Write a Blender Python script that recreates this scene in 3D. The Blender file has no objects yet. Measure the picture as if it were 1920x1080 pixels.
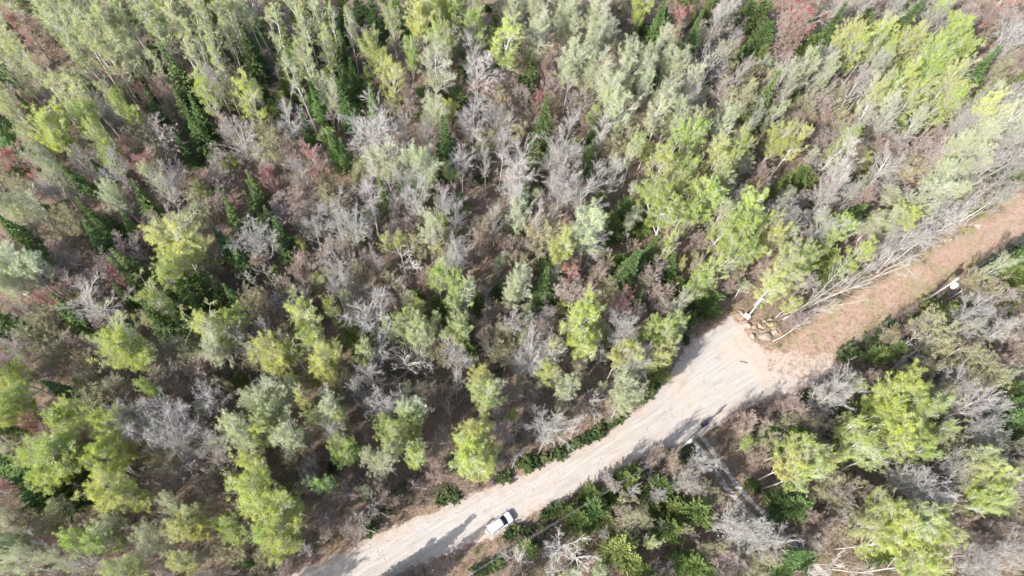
import bpy, bmesh, math, random
import numpy as np
from mathutils import Vector, Matrix

# ------------------------------------------------------------------ camera, sky, sun, exposure
scene = bpy.context.scene
F_PX, CAM_H = 1300.0, 112.0            # focal length in px of a 1920 px wide frame, height above ground
NADIR = (890.0, 1130.0)                # where the vertical through the camera meets the frame
_d = np.array([NADIR[0] - 960, -(NADIR[1] - 540), -F_PX]); _d /= np.linalg.norm(_d)
_z = -_d; _x = np.array([1.0, 0, 0]) - _z[0] * _z; _x /= np.linalg.norm(_x); _y = np.cross(_z, _x)
CAM_R = np.stack([_x, _y, _z])         # world = CAM_R @ cam
cam_data = bpy.data.cameras.new('camera'); cam = bpy.data.objects.new('camera', cam_data)
scene.collection.objects.link(cam)
cam_data.sensor_width = 36; cam_data.lens = 36 * F_PX / 1920; cam_data.clip_end = 6000; cam_data.clip_start = 1
m4 = Matrix([list(CAM_R[i]) + [0] for i in range(3)] + [[0, 0, 0, 1]])
cam.matrix_world = Matrix.Translation((0, 0, CAM_H)) @ m4
scene.camera = cam

SUN_EL, SUN_AZ = math.radians(37.5), math.radians(220)   # azimuth of the sun, ccw from +X
world = bpy.data.worlds.new("World"); scene.world = world; world.use_nodes = True
wn = world.node_tree.nodes; wl = world.node_tree.links
sky = wn.new('ShaderNodeTexSky'); sky.sky_type = 'NISHITA'; sky.sun_disc = False
sky.sun_elevation = SUN_EL; sky.sun_rotation = math.radians(90) - SUN_AZ + 2 * math.pi
sky.air_density = 1.0; sky.dust_density = 2.0
wn['Background'].inputs['Strength'].default_value = 0.15
wl.new(sky.outputs[0], wn['Background'].inputs['Color'])
sun_data = bpy.data.lights.new('sun', 'SUN'); sun_data.energy = 4.3; sun_data.angle = math.radians(0.6)
sun_data.color = (1.0, 0.955, 0.89)
sun = bpy.data.objects.new('sun', sun_data); scene.collection.objects.link(sun)
sd_ = Vector((math.cos(SUN_AZ) * math.cos(SUN_EL), math.sin(SUN_AZ) * math.cos(SUN_EL), math.sin(SUN_EL)))
sun.rotation_euler = (sd_).to_track_quat('Z', 'Y').to_euler()
sun.location = (0, 0, 60)
vs = scene.view_settings
vs.view_transform = 'Standard'; vs.look = 'None'; vs.exposure = 0.80; vs.gamma = 1; vs.use_curve_mapping = False

rs = random.Random(7)
rng = np.random.default_rng(11)

def at(px, py, h=0.0):
    """world point at height h seen at pixel (px,py) of the 1920x1080 frame; also depth"""
    r = CAM_R @ np.array([px - 960, -(py - 540), -F_PX]); t = (CAM_H - h) / -r[2]
    return np.array([r[0] * t, r[1] * t, h]), F_PX * t
def proj(p):
    c = CAM_R.T @ (np.array(p, float) - [0, 0, CAM_H])
    return 960 + F_PX * c[0] / -c[2], 540 - F_PX * c[1] / -c[2]

# ------------------------------------------------------------------ materials
def mat(name, rough=0.8):
    m = bpy.data.materials.new(name); m.use_nodes = True
    nt = m.node_tree; b = nt.nodes['Principled BSDF']; b.inputs['Roughness'].default_value = rough
    return m, nt, b
def N(nt, t, **kw):
    n = nt.nodes.new(t)
    for k, v in kw.items(): setattr(n, k, v)
    return n
def noise(nt, vec, scale, detail=4, rough=0.6, scl=None):
    n = N(nt, 'ShaderNodeTexNoise'); n.inputs['Scale'].default_value = scale
    n.inputs['Detail'].default_value = detail; n.inputs['Roughness'].default_value = rough
    if scl is not None:
        mp = N(nt, 'ShaderNodeMapping'); mp.inputs['Scale'].default_value = scl[:3]
        if len(scl) > 3:
            mp.vector_type = 'TEXTURE'; mp.inputs['Scale'].default_value = [1 / q for q in scl[:3]]; mp.inputs['Rotation'].default_value = (0, 0, scl[3])
        nt.links.new(vec, mp.inputs[0]); vec = mp.outputs[0]
    nt.links.new(vec, n.inputs['Vector']); return n.outputs['Fac']
def ramp(nt, fac, stops):
    r = N(nt, 'ShaderNodeValToRGB'); e = r.color_ramp.elements
    while len(e) > 1: e.remove(e[-1])
    e[0].position = stops[0][0]; e[0].color = tuple(stops[0][1]) + (1,)
    for p, c in stops[1:]:
        k = e.new(p); k.color = tuple(c) + (1,)
    nt.links.new(fac, r.inputs[0]); return r.outputs[0]
def mix(nt, fac, a, b, mode='MIX'):
    n = N(nt, 'ShaderNodeMix', data_type='RGBA', blend_type=mode)
    for sock, v in ((n.inputs[0], fac), (n.inputs[6], a), (n.inputs[7], b)):
        if hasattr(v, 'links') or hasattr(v, 'is_linked'): nt.links.new(v, sock)
        elif isinstance(v, (int, float)): sock.default_value = v
        else: sock.default_value = tuple(v) + (1,)
    return n.outputs[2]
def mrange(nt, v, a, b, c=0.0, d=1.0):
    n = N(nt, 'ShaderNodeMapRange'); nt.links.new(v, n.inputs[0])
    for i, x in enumerate((a, b, c, d)): n.inputs[i + 1].default_value = x
    return n.outputs[0]
def bump(nt, b, h, strength, dist):
    n = N(nt, 'ShaderNodeBump'); n.inputs['Strength'].default_value = strength; n.inputs['Distance'].default_value = dist
    nt.links.new(h, n.inputs['Height']); nt.links.new(n.outputs[0], b.inputs['Normal'])

def plain(name, col, rough=0.5, metal=0.0, spec=None, var=0.0, vscale=6):
    m, nt, b = mat(name, rough); b.inputs['Metallic'].default_value = metal
    if var:
        tc = N(nt, 'ShaderNodeTexCoord')
        f = noise(nt, tc.outputs['Object'], vscale, 5)
        c = mix(nt, f, [x * (1 - var) for x in col], [min(1, x * (1 + var)) for x in col])
        nt.links.new(c, b.inputs['Base Color'])
    else: b.inputs['Base Color'].default_value = tuple(col) + (1,)
    if spec is not None: b.inputs['Specular IOR Level'].default_value = spec
    return m

def leaf_mat(name, trans=0.35, var=0.35):
    """leaf colour comes from the object's own colour, varied leaf by leaf"""
    m, nt, b = mat(name, 0.6); b.inputs['Specular IOR Level'].default_value = 0.25
    oi = N(nt, 'ShaderNodeObjectInfo'); g = N(nt, 'ShaderNodeNewGeometry')
    hv = N(nt, 'ShaderNodeHueSaturation'); nt.links.new(oi.outputs['Color'], hv.inputs['Color'])
    nt.links.new(mrange(nt, g.outputs['Random Per Island'], 0, 1, 1 - var, 1 + var), hv.inputs['Value'])
    nt.links.new(mrange(nt, oi.outputs['Random'], 0, 1, 0.492, 0.508), hv.inputs['Hue'])
    nt.links.new(hv.outputs[0], b.inputs['Base Color'])
    tr = N(nt, 'ShaderNodeBsdfTranslucent'); nt.links.new(hv.outputs[0], tr.inputs[0])
    ms = N(nt, 'ShaderNodeMixShader'); ms.inputs[0].default_value = trans
    nt.links.new(b.outputs[0], ms.inputs[1]); nt.links.new(tr.outputs[0], ms.inputs[2])
    nt.links.new(ms.outputs[0], nt.nodes['Material Output'].inputs[0])
    return m
def bark_mat(name, c0, c1, scale=3.0):
    m, nt, b = mat(name, 0.85); b.inputs['Specular IOR Level'].default_value = 0.15
    tc = N(nt, 'ShaderNodeTexCoord'); oi = N(nt, 'ShaderNodeObjectInfo')
    f = noise(nt, tc.outputs['Object'], scale, 5, 0.7, (1, 1, 2.2))
    c = ramp(nt, f, [(0.32, c0), (0.5, [(a + b_) / 2 for a, b_ in zip(c0, c1)]), (0.62, c1)])
    hv = N(nt, 'ShaderNodeHueSaturation'); nt.links.new(c, hv.inputs['Color'])
    nt.links.new(mrange(nt, oi.outputs['Random'], 0, 1, 0.82, 1.15), hv.inputs['Value'])
    nt.links.new(hv.outputs[0], b.inputs['Base Color'])
    return m
def twig_mat(name):
    m, nt, b = mat(name, 0.85); b.inputs['Specular IOR Level'].default_value = 0.15
    oi = N(nt, 'ShaderNodeObjectInfo'); g = N(nt, 'ShaderNodeNewGeometry')
    hv = N(nt, 'ShaderNodeHueSaturation'); nt.links.new(oi.outputs['Color'], hv.inputs['Color'])
    nt.links.new(mrange(nt, g.outputs['Random Per Island'], 0, 1, 0.7, 1.3), hv.inputs['Value'])
    nt.links.new(hv.outputs[0], b.inputs['Base Color'])
    return m

M_LEAF = leaf_mat('leaf', 0.4, 0.35)
M_NEEDLE = leaf_mat('needle', 0.15, 0.45)
M_TWIG = twig_mat('twig')
M_BARK_W = bark_mat('bark_white', (0.42, 0.40, 0.37), (0.78, 0.76, 0.72))
M_BARK_G = bark_mat('bark_grey', (0.30, 0.28, 0.26), (0.60, 0.57, 0.53))
M_BARK_T = bark_mat('bark_tan', (0.17, 0.125, 0.095), (0.40, 0.31, 0.25))
M_BARK_D = bark_mat('bark_dark', (0.06, 0.045, 0.035), (0.16, 0.12, 0.09))
M_DEAD = bark_mat('dead_wood', (0.35, 0.32, 0.29), (0.68, 0.65, 0.61))

# ------------------------------------------------------------------ mesh helpers
def mesh_np(name, verts, faces, mats, midx=None):
    me = bpy.data.meshes.new(name)
    verts = np.asarray(verts, np.float32); n = len(faces)
    k = faces.shape[1]
    me.vertices.add(len(verts)); me.vertices.foreach_set('co', verts.ravel())
    me.loops.add(n * k); me.loops.foreach_set('vertex_index', faces.astype(np.int32).ravel())
    me.polygons.add(n); me.polygons.foreach_set('loop_start', np.arange(0, n * k, k, dtype=np.int32))
    for m in mats: me.materials.append(m)
    if midx is not None: me.polygons.foreach_set('material_index', midx.astype(np.int32))
    me.update(calc_edges=True); return me
def nrm(v): return v / np.maximum(np.linalg.norm(v, axis=-1, keepdims=True), 1e-9)
def tubes(p0, p1, r0, r1, k):
    """separate k sided tapered tubes, all at once"""
    d = nrm(p1 - p0); a = np.where(np.abs(d[:, 2:3]) < 0.9, [[0, 0, 1.0]], [[1.0, 0, 0]])
    u = nrm(np.cross(d, a)); v = np.cross(d, u); n = len(p0)
    th = np.arange(k) * 2 * np.pi / k
    ring = u[:, None, :] * np.cos(th)[None, :, None] + v[:, None, :] * np.sin(th)[None, :, None]
    V = np.concatenate([p0[:, None] + ring * r0[:, None, None], p1[:, None] + ring * r1[:, None, None]], 1).reshape(-1, 3)
    base = (np.arange(n) * 2 * k)[:, None]; i = np.arange(k)[None]; j = (i + 1) % k
    F = np.stack([base + i, base + j, base + k + j, base + k + i], -1).reshape(-1, 4)
    return V, F
def quads(P, A, B):
    """quads centred at P spanned by half vectors A and B"""
    V = np.stack([P - A - B, P + A - B * .6, P + A * .9 + B, P - A * .8 + B * .8], 1).reshape(-1, 3)
    return V, np.arange(len(P) * 4).reshape(-1, 4)
def join(parts):
    Vs, Fs, o = [], [], 0
    for V, F in parts:
        Vs.append(V); Fs.append(F + o); o += len(V)
    return np.concatenate(Vs), np.concatenate(Fs)

class Poly:   # many polylines with the same number of points
    def __init__(s, pts, r): s.pts, s.r = pts, r          # (n,m,3), (n,m)
    def mesh(s, k):
        a = s.pts[:, :-1].reshape(-1, 3); b = s.pts[:, 1:].reshape(-1, 3)
        b = b + (b - a) * 0.03
        return tubes(a, b, s.r[:, :-1].ravel(), s.r[:, 1:].ravel(), k)
    def sample(s, idx, t):
        m = s.pts.shape[1] - 1; f = np.clip(t, 0, .999) * m; i = f.astype(int); w = (f - i)[:, None]
        a = s.pts[idx, i]; b = s.pts[idx, i + 1]
        return a * (1 - w) + b * w, nrm(b - a), s.r[idx, i] * (1 - w[:, 0]) + s.r[idx, i + 1] * w[:, 0]
def grow(g, start, dirs, length, r0, r1, m, bend=0.15, up=0.1):
    n = len(start); pts = np.zeros((n, m + 1, 3)); pts[:, 0] = start; d = dirs.copy(); rr = np.zeros((n, m + 1)); rr[:, 0] = r0
    for i in range(m):
        d = nrm(d + g.normal(0, bend, (n, 3)) + np.array([0, 0, up]))
        pts[:, i + 1] = pts[:, i] + d * (length / m)[:, None]
        rr[:, i + 1] = r0 + (r1 - r0) * (i + 1) / m
    return Poly(pts, rr)
def children(g, par, n_per, t0, t1, spread, len_f, rr, m, bend, up):
    npar = par.pts.shape[0]; idx = np.repeat(np.arange(npar), n_per); t = g.uniform(t0, t1, len(idx))
    P, D, R = par.sample(idx, t)
    q = nrm(g.normal(0, 1, (len(idx), 3))); q = nrm(q - (q * D).sum(-1, keepdims=True) * D)
    dirs = nrm(D + q * g.uniform(spread * .6, spread * 1.3, (len(idx), 1)))
    plen = np.linalg.norm(np.diff(par.pts, axis=1), axis=-1).sum(1)[idx]
    ln = plen * len_f * (1.15 - 0.75 * t) * g.uniform(.6, 1.25, len(idx))
    r0 = np.minimum(R * .65, rr[0]); r0 = np.maximum(r0, rr[1] * 1.1)
    return grow(g, P, dirs, ln, r0, rr[1], m, bend, up)

def broadleaf(seed, h=15.0, R=3.0, cb=0.4, limbs=20, subs=5, twigs=7, elev=(25, 60), trunk_r=0.15, leaves=0, leaf=0.13,
              tw_r=0.012, fork=False, lean=0.03, clump=0.25, bend=0.12, lobes=0.25, tip_only=False, lw=1.0):
    """returns (trunk V,F), (twig V,F), (leaf V,F): crown of ascending limbs reaching an uneven rounded outline"""
    g = np.random.default_rng(seed)
    td = np.array([[g.normal(0, lean), g.normal(0, lean), 1.0]])
    tr = grow(g, np.zeros((1, 3)), nrm(td), np.array([h * 0.96]), trunk_r, 0.035, 10, 0.035, 0.04)
    stems = [tr]
    if fork:
        P, D, Rr = tr.sample(np.zeros(2, int), np.array([cb * .8, cb * 1.2]))
        a = g.uniform(0, 6.28); q = np.array([[math.cos(a), math.sin(a), 1.9], [-math.cos(a), -math.sin(a), 1.7]])
        stems.append(grow(g, P, nrm(q), np.array([h * (0.88 - cb * .8), h * (0.8 - cb * 1.2)]), Rr * .7, 0.025, 10, 0.06, 0.08))
    L = []
    for s in stems:
        ns = s.pts.shape[0]; n = limbs if s is tr else limbs * 2 // 3
        idx = np.repeat(np.arange(ns), n)
        t = g.uniform(cb if s is tr else 0.25, 0.985, len(idx)); P, D, Rr = s.sample(idx, t)
        if s is tr:
            az = np.cumsum(g.normal(2.4, .5, len(idx)))
        else: az = g.uniform(0, 6.28, len(idx))
        u = np.clip((P[:, 2] / h - cb) / (1 - cb), 0, 1)
        prof = np.sqrt(np.clip(1 - (1.75 * (u - .38)) ** 2, .04, 1))
        lob = 1 + lobes * np.sin(az * 2 + seed) + lobes * .7 * np.sin(az * 3 + seed * 2)
        el = np.radians(g.uniform(elev[0], elev[1], len(idx))) + u * .35
        dirs = np.stack([np.cos(az) * np.cos(el), np.sin(az) * np.cos(el), np.sin(el)], 1)
        ln = R * prof * lob * g.uniform(.75, 1.15, len(idx)) * (1 if s is tr else .75) / np.maximum(np.cos(el), .55)
        ln = np.maximum(ln, .5)
        L.append(grow(g, P, dirs, ln, np.minimum(Rr * .6, (.028 + ln * .016) * lw), 0.018 * lw, 4, bend, .08))
    limb = Poly(np.concatenate([l.pts for l in L]), np.concatenate([l.r for l in L]))
    sub = children(g, limb, subs, .25, 1.0, .75, .42, (.022, .012), 3, .16, .06)
    tw = children(g, sub, twigs, .15, 1.0, .8, .6, (.014, tw_r), 2, .2, .05)
    trunk = join([tr.mesh(7)] + [s.mesh(5) for s in stems[1:]] + [limb.mesh(4)])
    crown = join([sub.mesh(3), tw.mesh(3)])
    lv = None
    if leaves:
        n = tw.pts.shape[0]; keep = g.uniform(0, 1, n) < (1 - clump)
        idx = np.repeat(np.where(keep)[0], leaves); t = g.uniform(.5 if tip_only else .15, 1, len(idx))
        P, D, _ = tw.sample(idx, t); P = P + g.normal(0, .11, P.shape)
        A = nrm(g.normal(0, 1, P.shape)); B = nrm(np.cross(A, g.normal(0, 1, P.shape)))
        s_ = g.uniform(.6, 1.2, (len(P), 1)) * leaf * .5
        lv = quads(P, A * s_, B * s_)
    return trunk, crown, lv

def conifer(seed, h=14.0, R=2.0, whorls=24, per=9, droop=-0.1, taper=0.9, tuft=.26, fl=.055, irregular=.15, base=.06, round_=False, per_m=24):
    g = np.random.default_rng(seed)
    tr = grow(g, np.zeros((1, 3)), np.array([[0, 0, 1.0]]), np.array([h]), .14, .015, 8, .01, .05)
    n = whorls * per; u = np.repeat(np.linspace(base, .985, whorls), per) + g.normal(0, .35 / whorls, n); u = np.clip(u, base * .6, .995)
    P, D, _ = tr.sample(np.zeros(n, int), u)
    az = g.uniform(0, 6.28, n)
    prof = (1 - u) ** taper if not round_ else np.sqrt(np.clip(1 - (1.45 * (u - .33)) ** 2, .02, 1)) * (1 - u * .25)
    prof = prof * np.clip(u / .12, .55, 1)
    lob = 1 + irregular * np.sin(az * 3 + u * 9 + seed)
    ln = np.maximum(R * prof * lob * g.uniform(.72, 1.12, n), .18)
    z = droop + (u - .4) * .9
    dirs = nrm(np.stack([np.cos(az), np.sin(az), z + g.normal(0, .08, n)], 1))
    br = grow(g, P, dirs, ln, .012 + ln * .006, .006, 3, .06, .03 if droop < 0 else .08)
    cnt = np.maximum(4, (ln * per_m).astype(int)); idx = np.repeat(np.arange(n), cnt)
    t = g.uniform(.12, 1, len(idx)) ** .7
    Q, D, _ = br.sample(idx, t)
    side = nrm(np.cross(D, [0, 0, 1.0])) * g.choice([-1, 1], len(idx))[:, None]
    d = nrm(D * .7 + side * g.uniform(.3, 1.1, (len(idx), 1)) + g.normal(0, .22, Q.shape) + [0, 0, .12 if not round_ else .35])
    l = g.uniform(.55, 1.15, len(idx)) * tuft * (1.1 - .35 * t)
    A = d * (l / 2)[:, None]; w = nrm(np.cross(d, nrm(g.normal(0, .5, Q.shape) + [0, 0, 1.0]))) * (fl * g.uniform(.7, 1.3, len(idx)))[:, None]
    lv = quads(Q + A, A, w)
    A2 = nrm(g.normal(0, 1, Q.shape)) * .05
    return join([tr.mesh(6), br.mesh(3)]), None, lv

def snag(seed, h=11.0, n=13):
    g = np.random.default_rng(seed)
    tr = grow(g, np.zeros((1, 3)), nrm(np.array([[g.normal(0, .1), g.normal(0, .1), 1]])), np.array([h]), .17, .05, 8, .07, .02)
    idx = np.zeros(n, int); t = g.uniform(.35, .98, n); P, D, Rr = tr.sample(idx, t)
    q = nrm(np.concatenate([g.normal(0, 1, (n, 2)), g.uniform(.3, 1.2, (n, 1))], 1))
    limb = grow(g, P, q, g.uniform(1.8, 5.0, n), Rr * .6, .03, 5, .22, .08)
    sub = children(g, limb, 7, .2, 1, .8, .5, (.05, .020), 3, .22, .02)
    tw = children(g, sub, 3, .2, 1, .8, .5, (.022, .012), 2, .25, 0)
    return join([tr.mesh(7), limb.mesh(5)]), join([sub.mesh(3), tw.mesh(3)]), None

def bush(seed, h=2.0, R=1.6, stems=26, tw=7, leaves=5, leaf=.12, flat=.5):
    g = np.random.default_rng(seed)
    az = g.uniform(0, 6.28, stems); el = np.radians(g.uniform(25, 85, stems))
    P = np.stack([np.cos(az), np.sin(az), az * 0], 1) * g.uniform(0, .35, (stems, 1)) * R
    d = np.stack([np.cos(az) * np.cos(el) * R / 1.2, np.sin(az) * np.cos(el) * R / 1.2, np.sin(el) * h / 1.2], 1)
    ln = np.linalg.norm(d, axis=1) * g.uniform(.7, 1.15, stems)
    st = grow(g, P, nrm(d), ln, .03, .012, 4, .14, .04)
    sb = children(g, st, 6, .2, 1, .7, .45, (.018, .012), 2, .2, .05)
    t_ = children(g, sb, tw, .1, 1, .8, .6, (.013, .009), 2, .2, .03)
    lv = None
    if leaves:
        idx = np.repeat(np.arange(t_.pts.shape[0]), leaves); Q, _, _ = t_.sample(idx, g.uniform(.1, 1, len(idx)))
        Q = Q + g.normal(0, .06, Q.shape); Q[:, 2] = np.abs(Q[:, 2])
        A = nrm(g.normal(0, 1, Q.shape)); B = nrm(np.cross(A, g.normal(0, 1, Q.shape))); s_ = g.uniform(.6, 1.2, (len(Q), 1)) * leaf * .5
        lv = quads(Q, A * s_, B * s_)
    return st.mesh(4), join([sb.mesh(3), t_.mesh(3)]), lv

def tree_meshes(kind, res, bark, leafm):
    trunk, twigs, lv = res
    tm = mesh_np(kind + '_trunk', trunk[0], trunk[1], [bark])
    if lv is None: cm = mesh_np(kind + '_crown', twigs[0], twigs[1], [M_TWIG])
    elif twigs is None: cm = mesh_np(kind + '_crown', lv[0], lv[1], [leafm])
    else:
        # crown = twigs in bark colour + leaves
        V, F = join([twigs, lv]); mi = np.zeros(len(F)); mi[len(twigs[1]):] = 1
        cm = mesh_np(kind + '_crown', V, F, [bark, leafm], mi)
    return tm, cm

PROTO = {}
def proto(code, h0, r0, items): PROTO[code] = (h0, r0, items)
proto('L', 15, 3.0, [tree_meshes('aspen', broadleaf(100 + i, 15, 2.9, .36 + .03 * (i % 3), 34 + 3 * (i % 3), 7, 8, (18 + 5 * (i % 3), 64), .18, leaves=11, leaf=.066, fork=i % 2 == 1, clump=.08, lobes=.08 + .05 * (i % 3), bend=.07, tip_only=True), M_BARK_W, M_LEAF) for i in range(7)])
proto('P', 16, 3.0, [tree_meshes('pale_aspen', broadleaf(140 + i, 16, 2.9, .34 + .04 * (i % 3), 34 + 2 * i, 7, 8, (25, 66), .19, leaves=8, leaf=.062, fork=i % 2 == 0, clump=.08, lobes=.1 + .04 * (i % 3), bend=.07, tip_only=True), M_BARK_W, M_LEAF) for i in range(6)])
proto('W', 21, 1.8, [tree_meshes('birch', broadleaf(170 + i, 21, 1.7, .36 + .03 * (i % 3), 40, 5, 6, (28, 58), .23, leaves=8, leaf=.068, clump=.12, lean=.02, tip_only=True), M_BARK_W, M_LEAF) for i in range(5)])
proto('Y', 11, 2.6, [tree_meshes('budding', broadleaf(200 + i, 11, 2.6, .25, 22, 6, 8, (25, 65), .10, leaves=3, leaf=.10, fork=True, clump=.2), M_BARK_G, M_LEAF) for i in range(3)])
proto('B', 14, 3.0, [tree_meshes('bare', broadleaf(220 + i, 14, 2.7 + .25 * (i % 3), .26 + .07 * (i % 4), 20 + 4 * (i % 4), 7 + i % 3, 9 + 2 * (i % 3), (14 + 7 * (i % 4), 60), .17, tw_r=.008, fork=i % 2 == 0, lobes=.3, lw=.7, bend=.1 + .05 * (i % 3), lean=.03 + .03 * (i % 2)), M_BARK_W if i % 3 == 2 else M_BARK_G, M_TWIG) for i in range(9)])
proto('T', 9, 2.4, [tree_meshes('tan', broadleaf(250 + i, 9, 2.4, .18, 26, 8, 10, (30, 72), .08, tw_r=.010, fork=True, lobes=.2), M_BARK_T, M_TWIG) for i in range(5)])
proto('R', 12, 2.6, [tree_meshes('maple', broadleaf(280 + i, 12, 2.6, .3, 26, 7, 9, (30, 68), .11, leaves=6, leaf=.07, clump=.2, tip_only=True), M_BARK_G, M_LEAF) for i in range(3)])
proto('S', 13, 1.9, [tree_meshes('spruce', conifer(300 + i, 13, 1.9, 30, 12, -.16, tuft=.22, fl=.045, taper=.95 + .1 * (i % 3)), M_BARK_D, M_NEEDLE) for i in range(5)])
proto('C', 9, 2.4, [tree_meshes('cedar', conifer(330 + i, 9, 2.4, 22, 12, .25, tuft=.23, fl=.048, irregular=.35, per_m=26, round_=True), M_BARK_D, M_NEEDLE) for i in range(5)])
proto('D', 11, 3.2, [tree_meshes('snag', snag(350 + i), M_DEAD, M_TWIG) for i in range(6)])
proto('G', 2, 1.7, [tree_meshes('shrub', bush(380 + i, 2, 1.6, leaves=10, leaf=.10), M_BARK_D, M_LEAF) for i in range(4)])
proto('K', 3, 1.7, [tree_meshes('brush', bush(400 + i, 3, 1.6, 24, 8, leaves=0), M_BARK_T, M_TWIG) for i in range(4)])
proto('N', 8, 1.1, [tree_meshes('sapling', broadleaf(420 + i, 8, 1.2, .2, 16, 5, 4, (35, 70), .045, tw_r=.009, lean=.06), M_BARK_T, M_TWIG) for i in range(5)])

KIND = {  # name, category, label text, group, object colour (real leaf or twig colour), crown part name
 'L': ('aspen_tree', 'aspen', 'lime-green leafy aspen', 'lime-green leafy aspens', (.55, .63, .12), 'crown'),
 'P': ('pale_aspen_tree', 'aspen', 'pale grey-green budding aspen', 'pale budding aspens', (.58, .64, .33), 'crown'),
 'W': ('birch_tree', 'birch', 'slender white-trunked birch', 'slender birches of the tall stand', (.56, .62, .25), 'crown'),
 'Y': ('budding_tree', 'tree', 'yellow-tan budding tree', 'yellow-tan budding trees', (.54, .50, .22), 'crown'),
 'B': ('bare_tree', 'bare tree', 'bare grey-white tree', 'bare grey-white trees', (.53, .50, .47), 'crown'),
 'T': ('bare_brown_tree', 'bare tree', 'bare tan-brown tree', 'bare tan-brown trees', (.47, .385, .33), 'crown'),
 'R': ('maple_tree', 'maple', 'red-budding maple', 'red-budding maples', (.60, .21, .19), 'crown'),
 'S': ('spruce_tree', 'spruce', 'dark green spruce', 'dark pointed spruces', (.13, .215, .07), 'crown'),
 'C': ('cedar_tree', 'cedar', 'bushy olive-green conifer', 'bushy olive conifers', (.20, .28, .085), 'crown'),
 'D': ('dead_tree', 'dead tree', 'dead bleached snag', 'dead bleached snags', (.58, .55, .50), 'branches'),
 'G': ('green_shrub', 'shrub', 'bright green leafy shrub', 'bright green shrubs', (.19, .33, .07), 'foliage'),
 'K': ('brushy_shrub', 'shrub', 'low twiggy brown shrub', 'low twiggy brown shrubs', (.44, .35, .31), 'twigs'),
 'N': ('sapling', 'sapling', 'thin bare sapling', 'thin bare saplings', (.52, .46, .42), 'twigs'),
}

# ------------------------------------------------------------------ road, clearing and path outlines (photo pixels -> ground)
def outline(pts): return np.array([at(x, y)[0][:2] for x, y in pts])
ROAD = outline([(480,1118),(545,1078),(600,1052),(680,1012),(760,978),(850,940),(930,908),(1000,882),(1060,852),(1120,820),(1180,780),(1215,752),(1250,705),(1275,665),(1300,640),(1340,608),(1375,588),(1398,602),(1412,640),(1442,656),(1490,662),(1560,664),(1572,690),(1520,728),(1480,745),(1430,752),(1390,770),(1352,792),(1318,815),(1280,832),(1230,850),(1190,868),(1140,896),(1090,922),(1040,948),(1000,966),(960,992),(925,1010),(880,1022),(840,1035),(790,1055),(740,1085),(690,1120),(600,1175),(430,1180)])
TRACK = outline([(1440,655),(1470,630),(1530,585),(1600,545),(1650,520),(1720,478),(1790,440),(1850,400),(1920,355),(2020,290),(2120,230),(2200,300),(2060,380),(1920,455),(1860,482),(1800,512),(1745,548),(1700,580),(1640,622),(1590,655),(1545,690),(1500,700),(1450,690)])
VERGE = outline([(440,1110),(540,1058),(600,1030),(680,992),(760,956),(850,915),(930,888),(1000,868),(1060,838),(1120,806),(1175,768),(1210,738),(1240,695),(1265,655),(1295,628),(1340,595),(1380,572),(1440,590),(1470,620),(1560,660),(1550,710),(1490,750),(1400,782),(1330,830),(1240,862),(1150,905),(1080,940),(1000,985),(950,1020),(910,1060),(860,1095),(760,1150),(600,1200),(400,1200)])
PATH_C = outline([(1296,808),(1315,832),(1345,872),(1371,911),(1402,947),(1432,976),(1475,1018),(1520,1062),(1560,1105)])

def sdist(P, poly):
    """signed distance, positive inside"""
    a = poly; b = np.roll(poly, -1, 0); d2 = np.full(len(P), 1e9); ins = np.zeros(len(P), bool)
    for p, q in zip(a, b):
        e = q - p; w = P - p; t = np.clip((w @ e) / (e @ e), 0, 1); d2 = np.minimum(d2, ((w - t[:, None] * e) ** 2).sum(1))
        c = ((p[1] <= P[:, 1]) != (q[1] <= P[:, 1]))
        with np.errstate(divide='ignore', invalid='ignore'):
            xx = p[0] + (P[:, 1] - p[1]) / (q[1] - p[1]) * (q[0] - p[0])
        ins ^= c & (P[:, 0] < xx)
    return np.sqrt(d2) * np.where(ins, 1, -1)
def ldist(P, line):
    d = np.full(len(P), 1e9); s = np.zeros(len(P))
    for p, q in zip(line[:-1], line[1:]):
        e = q - p; w = P - p; t = np.clip((w @ e) / (e @ e), 0, 1); k = w - t[:, None] * e; dd = np.sqrt((k ** 2).sum(1))
        sg = np.sign(e[0] * w[:, 1] - e[1] * w[:, 0]); m = dd < d; d[m] = dd[m]; s[m] = sg[m]
    return d, s
_vn = np.random.default_rng(3).uniform(-1, 1, (256, 256))
def vnoise(x, y):
    xi = np.floor(x).astype(int); yi = np.floor(y).astype(int); fx = x - xi; fy = y - yi; fx = fx * fx * (3 - 2 * fx); fy = fy * fy * (3 - 2 * fy)
    g = lambda i, j: _vn[i % 256, j % 256]
    return (g(xi, yi) * (1 - fx) + g(xi + 1, yi) * fx) * (1 - fy) + (g(xi, yi + 1) * (1 - fx) + g(xi + 1, yi + 1) * fx) * fy
def fbm(x, y, o=3): return sum(vnoise(x * 2 ** k + 17 * k, y * 2 ** k + 31 * k) / 2 ** k for k in range(o)) / 1.6

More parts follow.
